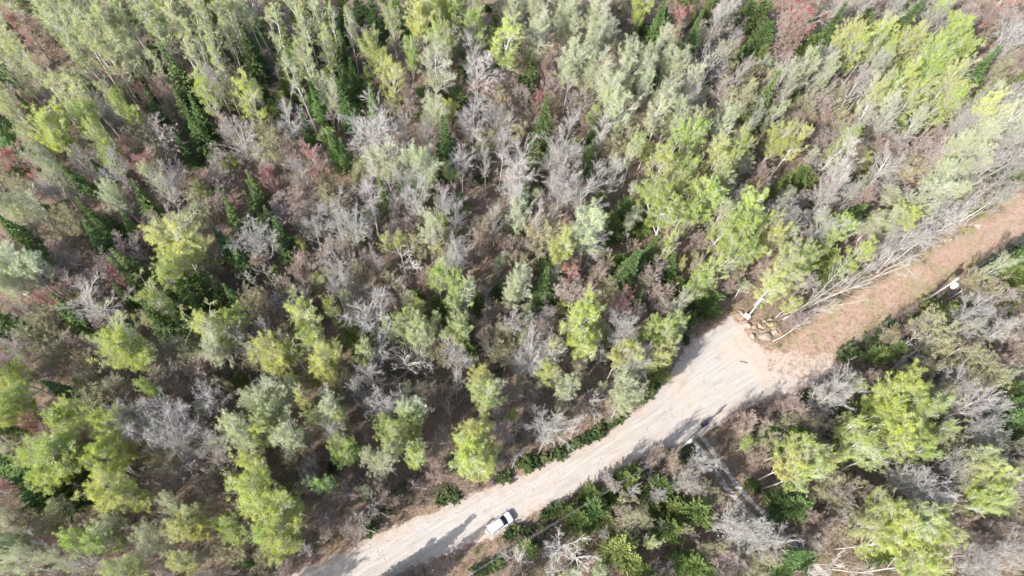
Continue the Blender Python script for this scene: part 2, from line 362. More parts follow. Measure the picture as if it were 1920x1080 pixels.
def sheet(name, sdf, box, z, cell, amp, m, relief=0.0, blend=None):
    xs = np.arange(box[0], box[2], cell); ys = np.arange(box[1], box[3], cell)
    X, Y = np.meshgrid(xs, ys, indexing='ij'); P = np.stack([X.ravel(), Y.ravel()], 1)
    s = sdf(P) + amp * fbm(P[:, 0] * .7, P[:, 1] * .7, 4) ; s = s.reshape(X.shape)
    Z = z + relief * (fbm(P[:, 0] * .5, P[:, 1] * .5, 3) * .5 + .5).reshape(X.shape) * np.clip(s / 1.0, 0, 1)
    keep = (s[:-1, :-1] + s[1:, :-1] + s[:-1, 1:] + s[1:, 1:]) > 0
    id_ = np.arange(X.size).reshape(X.shape)
    F = np.stack([id_[:-1, :-1][keep], id_[1:, :-1][keep], id_[1:, 1:][keep], id_[:-1, 1:][keep]], -1)
    used = np.unique(F); rm = np.full(X.size, -1); rm[used] = np.arange(len(used))
    V = np.stack([X.ravel(), Y.ravel(), Z.ravel()], 1)[used]
    me = mesh_np(name, V, rm[F], [m]); at_ = me.attributes.new('edge', 'FLOAT', 'POINT'); at_.data.foreach_set('value', s.ravel()[used].astype(np.float32))
    if blend: b2 = me.attributes.new('blend', 'FLOAT', 'POINT'); b2.data.foreach_set('value', blend(V[:, :2]).astype(np.float32))
    o = bpy.data.objects.new(name, me); scene.collection.objects.link(o); o['kind'] = 'structure'
    return o

# materials of the ground
m, nt, b = mat('forest_floor', 0.95); tc = N(nt, 'ShaderNodeTexCoord'); vec = tc.outputs['Object']
f1 = noise(nt, vec, .06, 4); f2 = noise(nt, vec, 1.4, 6, .75); f3 = noise(nt, vec, 9, 4, .8); f4 = noise(nt, vec, .35, 4, .7)
c = ramp(nt, f2, [(.30, (.12, .082, .062)), (.46, (.26, .18, .135)), (.56, (.37, .27, .205)), (.72, (.48, .38, .30))])
c = mix(nt, mrange(nt, f1, .45, .62), c, ramp(nt, f2, [(.3, (.15, .11, .07)), (.6, (.33, .27, .17)), (.75, (.42, .35, .25))]))
c = mix(nt, mrange(nt, f4, .52, .70, 0, .7), c, (.15, .19, .07))
c = mix(nt, mrange(nt, f3, .35, .7, .1, .55), c, (.42, .31, .23), 'MULTIPLY' if False else 'MIX')
c = mix(nt, mrange(nt, f3, .62, .40, 0, .55), c, (.09, .06, .045))
nt.links.new(c, b.inputs['Base Color']); bump(nt, b, f3, .8, .15); M_FLOOR = m

m, nt, b = mat('gravel', 0.95); tc = N(nt, 'ShaderNodeTexCoord'); vec = tc.outputs['Object']
ea = N(nt, 'ShaderNodeAttribute', attribute_name='edge').outputs['Fac']
f1 = noise(nt, vec, .16, 4, .6); f2 = noise(nt, vec, 1.0, 6, .7, (.16, 2.0, 1, math.radians(31))); f3 = noise(nt, vec, 7, 5, .8); f4 = noise(nt, vec, .9, 5, .7)
c = ramp(nt, f2, [(.28, (.36, .325, .295)), (.45, (.45, .415, .385)), (.6, (.51, .48, .45)), (.75, (.56, .535, .51))])
c = mix(nt, mrange(nt, f1, .46, .62, 0, .6), c, (.52, .435, .35))
c = mix(nt, mrange(nt, f4, .58, .72, 0, .35), c, (.36, .31, .26))
c = mix(nt, mrange(nt, f3, .55, .75, 0, .45), c, (.34, .29, .24))
rut = ramp(nt, mrange(nt, ea, 0, 4), [(.26, (0, 0, 0)), (.34, (1, 1, 1)), (.44, (0, 0, 0)), (.62, (0, 0, 0)), (.72, (1, 1, 1)), (.85, (0, 0, 0))])
c = mix(nt, mrange(nt, f1, .35, .6, .0, .5), c, mix(nt, rut, c, (.37, .335, .30)))
c = mix(nt, mrange(nt, ea, 1.7, .0, 0, .75), c, mix(nt, mrange(nt, f4, .42, .58), (.36, .28, .22), (.50, .42, .34)))
bl = N(nt, 'ShaderNodeAttribute', attribute_name='blend').outputs['Fac']
c = mix(nt, mrange(nt, bl, -7.0, 2.0, 0, .9), c, mix(nt, mrange(nt, f4, .38, .62), (.44, .33, .27), (.60, .48, .40)))
fp = noise(nt, vec, .45, 3, .5); c = mix(nt, mrange(nt, fp, .60, .70, 0, .35), c, (.33, .28, .23))
nt.links.new(c, b.inputs['Base Color']); bump(nt, b, f3, .5, .06); M_GRAVEL = m

m, nt, b = mat('dry_grass', 0.95); tc = N(nt, 'ShaderNodeTexCoord'); vec = tc.outputs['Object']
ea = N(nt, 'ShaderNodeAttribute', attribute_name='edge').outputs['Fac']
f2 = noise(nt, vec, 2.0, 6, .8); f3 = noise(nt, vec, 9, 4, .8); f1 = noise(nt, vec, .25, 4, .6)
c = ramp(nt, f2, [(.30, (.16, .10, .075)), (.45, (.32, .22, .165)), (.56, (.43, .32, .25)), (.72, (.55, .44, .35))])
c = mix(nt, mrange(nt, f1, .50, .66, 0, .5), c, (.26, .25, .11))
c = mix(nt, mrange(nt, f3, .60, .38, 0, .5), c, (.13, .09, .065))
nt.links.new(c, b.inputs['Base Color']); bump(nt, b, f3, .7, .12); M_VERGE = m

m, nt, b = mat('leaf_strewn_track', 0.95); tc = N(nt, 'ShaderNodeTexCoord'); vec = tc.outputs['Object']
ea = N(nt, 'ShaderNodeAttribute', attribute_name='edge').outputs['Fac']
f2 = noise(nt, vec, 2.2, 6, .8); f3 = noise(nt, vec, 8, 4, .8); f1 = noise(nt, vec, .22, 4, .65); fs = noise(nt, vec, 1, 4, .6, (.12, 1.6, 1, math.radians(31)))
c = ramp(nt, f2, [(.28, (.30, .20, .155)), (.45, (.46, .315, .245)), (.58, (.55, .395, .315)), (.74, (.64, .50, .42))])
c = mix(nt, mrange(nt, fs, .52, .66, 0, .5), c, (.60, .45, .35))
c = mix(nt, mrange(nt, f1, .48, .62, 0, .7), c, (.34, .34, .17))
c = mix(nt, mrange(nt, ea, 2.2, .2, 0, .55), c, (.30, .27, .12))
c = mix(nt, mrange(nt, f3, .60, .40, 0, .4), c, (.22, .14, .10))
nt.links.new(c, b.inputs['Base Color']); bump(nt, b, f3, .7, .12); M_TRACK = m

m, nt, b = mat('path_gravel', 0.95); tc = N(nt, 'ShaderNodeTexCoord'); vec = tc.outputs['Object']
f2 = noise(nt, vec, 2.5, 6, .8)
c = ramp(nt, f2, [(.3, (.28, .26, .235)), (.5, (.44, .41, .38)), (.7, (.54, .51, .48))]); nt.links.new(c, b.inputs['Base Color']); bump(nt, b, f2, .5, .08); M_PATH = m

# ground sheet to the horizon
def ground():
    xs = np.array([-3000, -600] + list(np.linspace(-160, 200, 121)) + [600, 3000], float); ys = np.array([-3000, -600] + list(np.linspace(-60, 220, 94)) + [600, 3000], float)
    X, Y = np.meshgrid(xs, ys, indexing='ij'); id_ = np.arange(X.size).reshape(X.shape)
    V = np.stack([X.ravel(), Y.ravel(), np.zeros(X.size) ], 1)
    F = np.stack([id_[:-1, :-1].ravel(), id_[1:, :-1].ravel(), id_[1:, 1:].ravel(), id_[:-1, 1:].ravel()], -1)
    o = bpy.data.objects.new('ground', mesh_np('ground', V, F, [M_FLOOR])); scene.collection.objects.link(o); o['kind'] = 'structure'
ground()
sheet('road_verge', lambda P: sdist(P, VERGE), (-50, -12, 75, 60), .004, .2, .9, M_VERGE)
sheet('leaf_strewn_track', lambda P: sdist(P, TRACK), (45, 25, 140, 100), .010, .22, 2.0, M_TRACK)
sheet('gravel_road', lambda P: sdist(P, ROAD), (-50, -12, 75, 60), .018, .16, .75, M_GRAVEL, relief=.05, blend=lambda P: sdist(P, TRACK) + 3.5 * fbm(P[:, 0] * .35, P[:, 1] * .35, 4))
def path_sdf(P):
    d, s = ldist(P, PATH_C); return .40 - np.abs(d - .80)
sheet('path', path_sdf, (25, -5, 62, 28), .014, .10, .22, M_PATH)

# ------------------------------------------------------------------ things
def tag(o, label=None, cat=None, group=None, kind=None):
    if label: o['label'] = label
    if cat: o['category'] = cat
    if group: o['group'] = group
    if kind: o['kind'] = kind
    return o
def empty(name, loc, rz=0.0):
    o = bpy.data.objects.new(name, None); scene.collection.objects.link(o); o.location = loc; o.rotation_euler = (0, 0, rz); o.empty_display_size = .3
    return o
def link(name, me, parent=None, loc=(0, 0, 0)):
    o = bpy.data.objects.new(name, me); scene.collection.objects.link(o); o.parent = parent; o.location = loc; return o
TREES = []     # dict(code, root, crown px, ...)
def place(code, base, h, R, rot=None, lean=None, var=None, col=None):
    h0, r0, items = PROTO[code]; nm, cat, txt, grp, c0, part = KIND[code]
    v = rs.randrange(len(items)) if var is None else var % len(items)
    tm, cm = items[v]
    root = empty(nm, (base[0], base[1], 0)); sxy = R / r0; sz = h / h0
    root.scale = (sxy, sxy, sz)
    root.rotation_euler = (rs.gauss(0, .025), rs.gauss(0, .025), rs.uniform(0, 6.28) if rot is None else rot)
    if lean: root.rotation_euler = (lean[0], lean[1], root.rotation_euler[2])
    t = link('stems' if code in 'GK' else 'trunk', tm, root); cr = link(part, cm, root)
    c = col or c0; k = rs.uniform(.85, 1.15); w_ = .025 if code in 'BTNKD' else .045; j = [rs.uniform(1 - w_, 1 + w_) for _ in range(3)]
    cr.color = (min(1, c[0] * k * j[0]), min(1, c[1] * k * j[1]), min(1, c[2] * k * j[2]), 1)
    return root

# trees read off the photograph: (tile origin, {kind: "x,y,r ..."}), tile coordinates are 3x the photo's
TILES = [
((0, 0), {
 'W': "60,60,60 400,60,60 480,150,60 560,90,60 640,190,60 700,120,60 760,260,60 440,220,60 520,280,60 600,330,60 660,420,60 520,400,60 350,150,60 620,20,60 880,170,60 830,110,60 950,100,60 1010,200,60 1060,130,60 900,250,60 1100,240,60 1000,60,60 1130,60,60 1200,150,60 1290,30,55 1320,100,65 1440,80,65 1540,110,65 1650,90,60 1720,130,60 1790,60,60 780,60,60 330,60,60 60,250,60 30,150,60 130,330,60 100,430,60 180,400,60 40,530,55 390,600,60 450,560,60 700,330,60 560,200,60 1080,330,60 860,20,60 1180,250,55",
 'R': "150,170,65 705,450,50 820,580,35 740,870,60 1780,940,80 170,890,80 1540,1030,50 890,960,80",
 'T': "370,270,50 230,70,60 890,390,80 270,240,90 220,520,90 330,620,80 950,560,80 1400,450,60 950,800,90 780,770,80 890,890,80 560,620,70 1330,450,70 1780,700,90 1280,750,60 1640,920,80 100,1040,100 1250,1020,80 1000,640,60 1550,400,110 60,700,70 700,560,70 1000,370,50 1720,800,70 150,600,80 420,500,60 1860,1030,70 560,900,70 1100,950,80 1400,960,60",
 'B': "1340,810,100 1620,660,115 710,1010,80 980,1030,70 650,690,60 1480,920,55 470,940,70 1230,500,60 1700,1000,70",
 'S': "230,40,60 680,50,40 1030,460,75 1090,500,40 1140,440,40 890,660,60 1060,670,55 1120,760,60 1140,680,50 1050,850,40 1400,330,60 1440,300,50 1640,310,60 1600,290,40 1720,270,40 1860,180,60 1900,330,50 1800,590,50 1720,730,40 1890,840,50 50,790,70 10,700,50 20,900,45 600,1000,45 430,1010,50 190,640,40 830,370,40 800,490,40 1470,410,30 1440,1060,40 10,370,40 1200,330,60",
 'C': "1200,370,50 1640,340,50 1500,700,50",
 'L': "350,780,90 520,720,80 610,810,70 240,850,50 1200,570,70 1430,580,85 1730,360,65 740,640,60 1860,240,50 10,590,60 640,930,50",
 'P': "230,970,80 330,960,80 1820,500,65 1860,560,50 60,640,60 880,1040,60",
 'Y': "1370,560,70 1520,820,70 1380,450,70 200,800,60 1560,860,70 780,830,80"}),
((640, 0), {
 'S': "180,130,50 100,60,50 300,80,60 410,60,40 20,300,40 40,620,65 80,470,50 150,500,40 190,640,50 10,480,40 590,840,75 1070,430,50 870,110,30 1630,230,40 1770,190,60 1900,320,35 20,880,45 1140,720,65 1170,860,40 450,20,40 20,180,40 240,60,40 860,190,30",
 'C': "540,960,50 650,560,55 1000,490,45 1090,950,60 1670,330,45 1320,850,55 1280,840,40 1400,800,45 980,200,40 1480,660,40 450,590,60 1070,1010,50 390,260,50 700,380,50 1440,720,40 1100,880,50 1750,240,50",
 'L': "290,140,75 460,140,80 190,310,65 290,450,85 760,190,80 640,70,70 890,300,110 610,240,65 1640,880,55 1760,960,95 1880,830,65 1680,50,65 560,30,60 740,60,60 1900,1000,55 390,330,40 550,270,50",
 'P': "1110,60,70 1120,210,90 1270,60,85 1250,160,75 1410,150,85 1440,250,75 1390,330,85 1290,400,90 1400,430,90 1560,350,75 1580,460,75 1500,560,90 1560,650,90 1690,440,65 1790,330,65 1860,400,65 1800,540,75 1790,650,85 1870,680,65 510,400,110 60,150,50 980,50,65 530,650,65 270,960,95 430,990,95 1730,380,50 1690,520,60",
 'B': "550,330,70 780,500,110 740,700,120 240,790,140 490,770,65 900,870,90 950,980,115 1270,730,65 1470,770,55 1190,960,80 1290,950,90 1540,1000,75 1430,1040,65 680,960,65 1000,1020,40 340,760,60 160,790,70 880,720,50 820,960,50",
 'T': "1190,540,55 940,130,65 500,270,60 340,350,60 1170,390,75 1060,380,55 1530,110,95 1700,210,80 1310,590,65 380,600,75 930,480,55 1000,570,55 1530,860,75 60,960,95 1060,680,55 1750,620,60 1370,650,65 1490,40,70 640,330,60 130,230,70 300,640,60 620,850,50 780,840,60 430,330,60 1580,200,70 850,560,60 1900,520,50 1660,720,60 370,500,60 90,1020,60",
 'Y': "1610,770,55 940,740,65 830,830,50 1370,560,50",
 'R': "1890,160,55 1110,620,45"}),
((1280, 0), {
 'S': "50,240,60 800,200,60 420,590,65 1570,370,50 1630,440,60 60,60,30 1240,150,55",
 'C': "420,110,80 440,220,60 350,80,50 730,280,50 990,140,60 1120,170,55 600,600,45 750,540,35 1200,760,50 630,1010,60 560,1050,40 1260,20,40 440,330,40 680,280,50 1000,200,40 1620,500,40 1880,440,40 470,660,40",
 'R': "650,60,115 700,160,80 30,110,45 1750,60,60",
 'B': "230,90,80 140,370,80 310,400,60 50,580,60 540,470,75 780,370,65 560,560,50 400,670,55 830,1000,110 880,120,50 1000,30,60 870,60,60 960,520,90 1060,460,90 1840,200,90 1780,300,70 1130,690,75 1400,130,60 1880,500,60 1840,860,110 1700,960,85 1130,980,95 1010,700,65 1780,780,75 1850,60,50 1180,40,50 700,430,60 1840,960,80 1560,1000,70 1300,60,50 1640,620,60 1500,760,70",
 'L': "880,270,65 940,310,65 1030,300,55 1120,250,65 1240,270,75 1290,330,65 1370,400,75 1410,330,65 1540,230,80 1520,300,55 1100,400,55 1330,440,65 1190,510,75 1130,560,65 1040,600,65 1250,590,75 1460,530,100 1500,600,65 1430,620,65 1300,560,55 1600,680,85 880,830,65 520,800,65 600,830,55 100,800,60 30,830,50 190,920,90 290,870,60 240,960,55 180,1040,60 50,1000,40 1440,80,50 1420,480,60",
 'P': "1610,800,75 1160,680,65 1480,900,65 1500,1030,65 1420,1040,65 60,510,55 200,710,65 500,670,45 60,720,55 640,400,65 1850,640,85 1700,700,70 1300,760,60 600,500,50 1900,740,60 1600,930,60 1050,540,50 800,420,50 340,800,45",
 'T': "200,560,65 280,600,85 760,620,75 1640,60,65 1760,140,75 820,700,75 900,740,65 760,800,65 600,700,65 1060,840,65 1180,900,85 1280,880,85 1350,950,85 1000,870,65 900,930,65 470,850,65 420,1020,65 540,200,65 600,230,60 700,960,60 1740,420,70 1820,380,60 1080,760,60 1420,840,70 1640,860,60 1240,980,70 340,480,60 660,660,60 850,560,60 540,370,60 1560,120,60 20,420,60 1840,760,50 680,800,60"}),
((0, 360), {
 'S': "120,260,75 530,170,55 570,300,65 610,230,45 740,220,45 680,210,35 830,80,55 1310,140,50 1430,110,45 1460,50,50 1520,170,45 1580,270,55 1290,290,60 1350,370,60 760,430,60 740,490,60 800,470,50 1230,560,40 1320,600,50 390,640,50 440,710,60 50,750,75 30,830,50 900,750,80 1600,320,50 690,590,35 980,670,50 300,390,30 1720,620,35 1050,760,60 280,410,25",
 'C': "1100,560,105 1560,480,50 1250,620,60 1020,580,70 1120,370,75 1140,640,60 960,780,70 1900,360,30",
 'L': "1000,330,125 960,430,90 850,620,125 680,880,130 780,940,95 1210,740,95 1290,790,80 1730,720,95 1560,940,95 1660,920,65 1770,880,95 1900,690,55 1850,960,85 60,1030,85 1880,1050,55",
 'P': "150,440,115 60,500,85 50,120,85 220,130,65 1250,880,85 20,300,60 660,30,60",
 'B': "970,50,90 1430,270,105 1760,250,65 1880,210,85 1900,290,65 560,620,110 1350,870,95 1890,560,45 1740,570,45 1530,790,45 330,30,60 230,430,60",
 'D': "1430,480,50 1520,490,50 1540,640,60 40,620,40",
 'T': "60,330,70 330,500,80 430,540,95 240,800,100 150,880,80 420,420,95 900,230,80 1700,60,95 1600,130,75 1840,380,85 1700,460,75 1060,920,110 960,860,80 1440,960,80 1700,200,60 300,980,95 560,1010,65 900,1040,80 1150,1000,85 1000,200,65 1380,50,65 640,430,65 360,890,85 480,880,65 1640,560,75 1880,100,75 600,720,60 500,780,60 180,560,70 700,330,60 850,300,60 1240,100,60 1480,380,60 1420,640,70 1600,850,60 230,250,70 700,100,80 1100,230,70 1780,140,70 1200,420,60 550,560,70 360,330,60 80,880,70 1000,1040,70 1620,660,70 480,60,60",
 'Y': "440,200,75 1130,80,75 380,240,60 1450,700,60 1000,520,50 280,340,50",
 'R': "290,610,65 690,520,35"}),
((640, 360), {
 'S': "1600,440,75 1730,350,55 1130,570,70 1050,720,55 1850,440,50 1210,490,50 1640,620,50 250,30,50 1020,40,45",
 'C': "1420,110,60 1600,110,70 1890,540,55 1140,430,40 560,200,60 680,70,40 990,230,45 1900,720,45 1780,1000,80 870,580,45 1530,230,50 780,640,65 550,650,60 670,850,75 1640,180,50 680,770,50 40,800,70 1700,200,50 1840,560,40 960,600,45 1440,60,50 720,900,50",
 'G': "300,1010,45 450,850,40 560,720,50 1080,650,40",
 'L': "1370,790,125 1830,110,120 1790,790,90 1800,900,65 550,510,75 380,730,65 460,790,75 650,680,85 650,540,65 1230,340,75 660,790,65 110,930,65 790,1040,85 20,640,35 1560,950,55 1650,1000,65 1150,1030,65 1740,960,60 1820,300,60 350,800,50 1880,20,60 440,660,40",
 'P': "1400,240,115 490,210,85 980,500,85 980,140,70 1880,640,50 470,860,70 980,590,60 1220,420,60 1180,900,60 260,780,50 700,600,50",
 'B': "170,110,90 60,230,105 470,70,85 650,150,95 970,120,80 860,180,65 1400,320,90 1390,40,85 1180,20,90 1080,200,65 650,390,65 200,700,120 200,870,80 650,960,90 1180,950,105 1040,870,85 1050,940,95 1580,800,85 1660,1010,75 930,760,65 20,480,65 180,1030,75 300,90,60 580,100,50 1290,30,60 340,30,60 1000,980,70",
 'D': "400,930,95 470,960,70 340,390,70 430,400,75 730,950,50 600,880,50",
 'T': "780,270,70 1740,480,65 1770,600,115 1420,510,75 1310,590,95 870,690,65 800,780,75 900,910,75 1150,710,65 1130,800,75 270,520,65 90,500,65 930,330,65 1500,560,65 120,600,60 280,240,60 560,360,60 740,380,60 1540,690,60 860,800,60 1280,960,60 560,930,60 300,660,50 60,60,60 1040,320,50 1700,540,50 800,620,50 920,840,60 180,420,60 620,300,60 1120,640,50 1660,720,50 330,120,60 400,180,50 30,380,60 480,500,50",
 'R': "1540,650,75 750,540,45 1290,500,60",
 'Y': "1130,270,105 1190,290,60 440,330,50 1480,420,40"}),
((1280, 360), {
 'L': "340,120,100 120,100,85 210,230,75 330,290,95 420,250,65 470,280,65 130,500,85 90,540,65 300,400,85 560,470,110 620,430,75 500,560,85 970,360,95 1190,170,65 20,180,45 30,90,55 840,240,55 50,30,60 250,310,60 800,320,40",
 'P': "1380,120,95 1490,60,65 1130,190,65 1250,120,60 180,190,60 560,260,45 1720,460,50",
 'B': "520,120,85 700,230,90 540,180,65 800,30,75 1230,280,85 1380,230,115 1300,330,105 1780,20,60 1620,700,85 1700,830,85 1560,820,65 1100,330,70 1060,420,60 1450,170,80 940,40,50 1530,120,60",
 'D': "1330,900,80 1260,850,50",
 'S': "840,450,50 1880,370,60 1830,400,60 900,160,50",
 'C': "800,400,65 820,480,45 900,160,50 950,130,45 720,60,55 1820,490,65 1800,670,55 1450,700,65 1380,750,65 1190,900,55 1080,910,45 150,640,70 30,730,45 70,600,55 1270,930,35 1560,690,50 1700,100,40 1900,480,50 1900,560,50 1480,660,40",
 'G': "1170,740,60 920,880,65 860,860,55 1380,630,55 1680,990,35 1830,770,40 1840,290,35 1060,830,50 1000,780,40 1300,700,40 20,830,45 130,700,50 960,860,40 1100,780,40 1420,600,30 1840,440,50",
 'T': "60,300,65 110,290,55 260,520,65 1640,560,75 1760,600,65 1140,830,45 1010,1060,60 1850,850,75 440,320,50 640,340,60 420,460,50 1080,240,60 1000,80,60 660,60,60 720,950,50 1280,780,50 1600,900,60 1880,680,60 1460,600,60 1530,560,50 600,150,50 1740,700,60 1900,920,70 780,300,40 1600,30,60",
 'K': "860,1060,45 930,1010,40 1000,960,45 1080,990,45 1080,700,45 850,780,40 1240,620,45 1330,590,40 1650,340,35 1200,650,40 1500,400,30 1760,330,30 980,700,35 1560,460,35 1440,520,35 690,730,55 640,790,40 760,700,40 560,640,35",
 'Y': "1350,840,100 1480,950,105 1550,1000,85 1640,960,80 1420,880,80 1290,1020,70 1700,1040,80"}),
((0, 720), {
 'L': "400,230,110 370,380,130 250,400,85 660,240,115 640,450,95 700,600,130 800,650,75 1500,290,85 1430,430,75 1480,640,125 1560,760,130 1600,860,125 1500,850,85 1650,700,85 870,60,40 1740,120,55 1780,200,55 1860,560,65 1080,760,85 1130,830,75 1310,830,75 730,1030,85 500,870,75 620,900,75 1040,960,65 1900,370,45 80,90,95 100,180,65 600,180,60 320,460,90 1040,1040,50 20,100,60 440,160,70",
 'C': "210,560,95 320,640,120 390,580,105 100,220,60 1650,580,40 480,520,70 30,240,60",
 'S': "80,460,85 390,60,65 1400,1000,25 10,450,60",
 'P': "1350,230,95 1540,110,105 1560,190,85 1380,300,75 1620,340,105 60,770,85 40,900,85 80,1040,85 650,780,75 840,830,65 910,920,65 1880,120,85 1000,700,55 400,1030,60 1640,60,60 1860,200,60 20,310,50 180,1000,60",
 'B': "960,170,115 980,250,115 850,290,105 1000,370,95 1160,310,85 1210,90,105 1250,350,65 530,1030,75 1880,300,50 780,180,50 320,900,50 1120,400,50 960,800,50",
 'T': "590,60,105 720,60,70 1230,470,105 1100,480,95 340,820,95 250,930,80 1750,540,85 1830,720,85 1300,950,85 1600,1000,75 560,220,50 1500,1000,70 960,560,60 880,420,60 1180,560,70 1400,880,60 700,900,60 460,960,60 150,800,60 1760,420,60 1860,800,70 1640,460,40 820,960,60 200,760,60 1180,700,60 940,1040,60 560,960,60 1220,960,50 1780,640,60",
 'D': "30,590,40 1290,1060,30 100,860,60 180,890,50 1130,620,40 870,560,40 1200,640,40",
 'R': "190,240,60 100,590,35 350,900,45"}),
((640, 720), {
 'L': "770,310,95 740,400,130 770,470,85 330,230,95 300,330,85 420,420,75 780,50,85 50,370,65 20,230,45 700,480,60 840,380,60 430,260,60 0,340,40 830,470,45",
 'P': "270,440,85 1600,40,75 1580,110,70 410,160,70 1680,60,60 200,430,50 430,340,60 1240,30,60",
 'B': "230,90,85 1160,230,115 1140,320,65 1640,600,40 1890,560,65 640,20,50 90,60,60 340,130,50 1100,140,50 1780,640,40",
 'D': "1420,70,80 1320,250,45 990,250,40 970,430,40 180,700,55 110,800,55 1220,890,110 1010,980,85 1330,990,100 1180,1050,60 70,720,45 600,150,40 1200,960,70",
 'G': "600,620,60 640,640,45 340,590,45 1050,450,60 1100,440,50 1220,390,50 1290,350,50 1380,310,50 1450,270,50 1510,220,50 1560,180,50 1740,60,50 1780,20,40 900,530,45 940,540,45 200,170,50 970,310,50 160,810,45 250,700,50 930,830,60 1050,820,50 1140,810,35 1870,400,45 1830,340,35 880,1000,60 820,1040,60 1180,710,50 1280,790,50 1150,740,40 560,650,40 1000,450,40 1160,430,40 1330,330,40 1420,290,40 1600,150,45 1640,120,40 1690,90,40 1250,690,50 1550,520,45 1090,900,40 760,1060,40 960,780,35 1330,640,40",
 'C': "1420,720,85 1360,760,65 1390,620,55 1440,680,60 1620,550,75 1780,600,80 1640,500,50 1560,940,110 1820,820,80 1880,700,55 1890,1000,60 1540,680,55 1040,940,60 1700,1060,50 1740,690,50 1490,760,55 1640,1020,60 1300,720,50 1500,620,45 1330,850,50 1180,620,30 1880,480,40",
 'T': "550,60,65 1480,130,85 900,270,65 60,780,70 100,880,65 1600,760,85 1480,530,50 1740,420,60 1860,480,65 480,60,60 1350,110,50 680,590,50 530,530,50 220,560,60 560,330,70 860,150,60 960,80,60 1560,720,60 1700,760,60 1230,220,50 250,660,50 20,640,70 520,440,60 1260,140,60 1340,180,50 900,430,50 140,100,60 160,300,50 1000,20,50 1080,60,50",
 'K': "1240,640,35 1320,560,35 1660,440,40 1720,390,40 1020,850,35 870,880,35 780,620,35 700,640,30 440,680,40 330,770,40 240,830,40 1580,500,35 1780,370,35 840,570,35 1160,680,35 480,540,45 120,940,45 40,900,45 1490,570,35 1400,560,30"}),
((1280, 720), {
 'C': "60,740,105 30,1010,85 600,300,85 480,310,75 590,690,95 960,160,75 860,350,75 650,1000,75 150,1060,40 1830,50,60 540,1040,50 520,360,60 980,240,60 720,60,40 1380,240,60 250,520,30 850,440,50 1100,980,60",
 'S': "620,980,80 1880,180,70 1850,110,50",
 'G': "390,560,55 30,380,55 970,570,35 80,410,40 420,600,40 1880,290,75 480,620,40 40,440,40 1860,380,50 200,760,30",
 'L': "600,360,95 560,480,85 620,520,95 780,500,55 1180,100,120 1080,120,85 1250,200,130 1180,300,120 920,280,65 960,350,95 1060,420,75 1300,350,75 1450,270,65 1580,430,95 1640,530,85 1680,620,85 1640,680,65 1130,720,105 1250,760,115 1380,830,105 1100,800,95 1000,800,65 1180,880,95 1320,980,105 1250,1040,85 1050,900,75 1340,120,70 700,430,60 1540,480,60",
 'Y': "1500,400,70 1800,360,50 1480,720,65 1820,520,80 450,330,50 800,420,50 1440,60,60 1660,340,60",
 'B': "1330,540,130 1400,640,110 1450,500,95 740,400,65 225,800,85 350,850,105 440,880,95 70,480,70 800,90,95 900,40,85 1550,70,105 1600,150,95 1640,270,85 1680,380,85 1540,980,95 1620,1030,105 1870,900,85 1800,980,85 300,800,80 1240,540,80 1880,620,60 1740,180,60 1780,120,50",
 'D': "860,1000,65 960,1030,75 740,1040,55 1900,1040,50",
 'T': "350,240,75 800,560,85 850,640,105 880,720,65 760,830,85 700,780,70 900,850,65 250,1000,95 350,1040,85 430,1000,75 1480,850,75 1800,600,85 1780,700,85 1880,700,70 1700,800,75 130,610,60 60,600,60 1650,920,75 600,160,80 680,240,70 410,420,60 760,240,60 680,620,60 1500,780,70 940,560,50 1700,480,60 1880,500,50 160,940,70 700,900,60 960,700,60 1720,900,60 540,230,60 1580,860,60 500,960,60 1000,640,60 1880,800,70 1420,430,50",
 'K': "330,160,60 290,200,50 400,130,50 470,170,55 250,150,40 370,100,40 450,90,45 520,60,45 300,270,50 200,320,40 230,400,40 170,640,40 430,430,45 330,520,40 240,220,40 310,120,35 290,620,35 440,700,40 390,640,35"}),
]
def params(code, rpx, px, py):
    """world height, radius, base point for a crown centred at a pixel with a radius in px"""
    hc = 8.0
    for _ in range(4):
        P, Z = at(px, py, hc); R = rpx * Z / F_PX
        u = rs_local(px, py)
        if code in 'LP': h = 11.0 + 1.7 * R + 2 * u; fc = .70
        elif code == 'W': h = 19.0 + 4 * u; fc = .64
        elif code == 'B': h = 9.5 + 1.7 * R + 2 * u; fc = .66
        elif code == 'Y': h = 7.5 + 1.4 * R + u; fc = .62
        elif code == 'T': h = 5.0 + 1.3 * R + 2.5 * u; fc = .62
        elif code == 'R': h = 8.5 + 1.5 * R + u; fc = .68
        elif code == 'S': h = min(18, max(7, 7.2 * R + 1.5 * u)); fc = .47
        elif code == 'C': h = min(13, 2.3 * R + 3.2 + u); fc = .52
        elif code == 'D': h = 7.5 + R + 2 * u; fc = .72
        elif code == 'G': h = max(1.2, R * 1.05 + .3 * u); fc = .5
        elif code == 'K': h = max(1.2, R * 1.3 + .3 * u); fc = .5
        elif code == 'N': h = 5 + 3 * u; fc = .6
        hc = h * fc
    return h, R, P[:2].copy()
def rs_local(a, b): return (math.sin(a * 12.9898 + b * 78.233) * 43758.5453) % 1.0

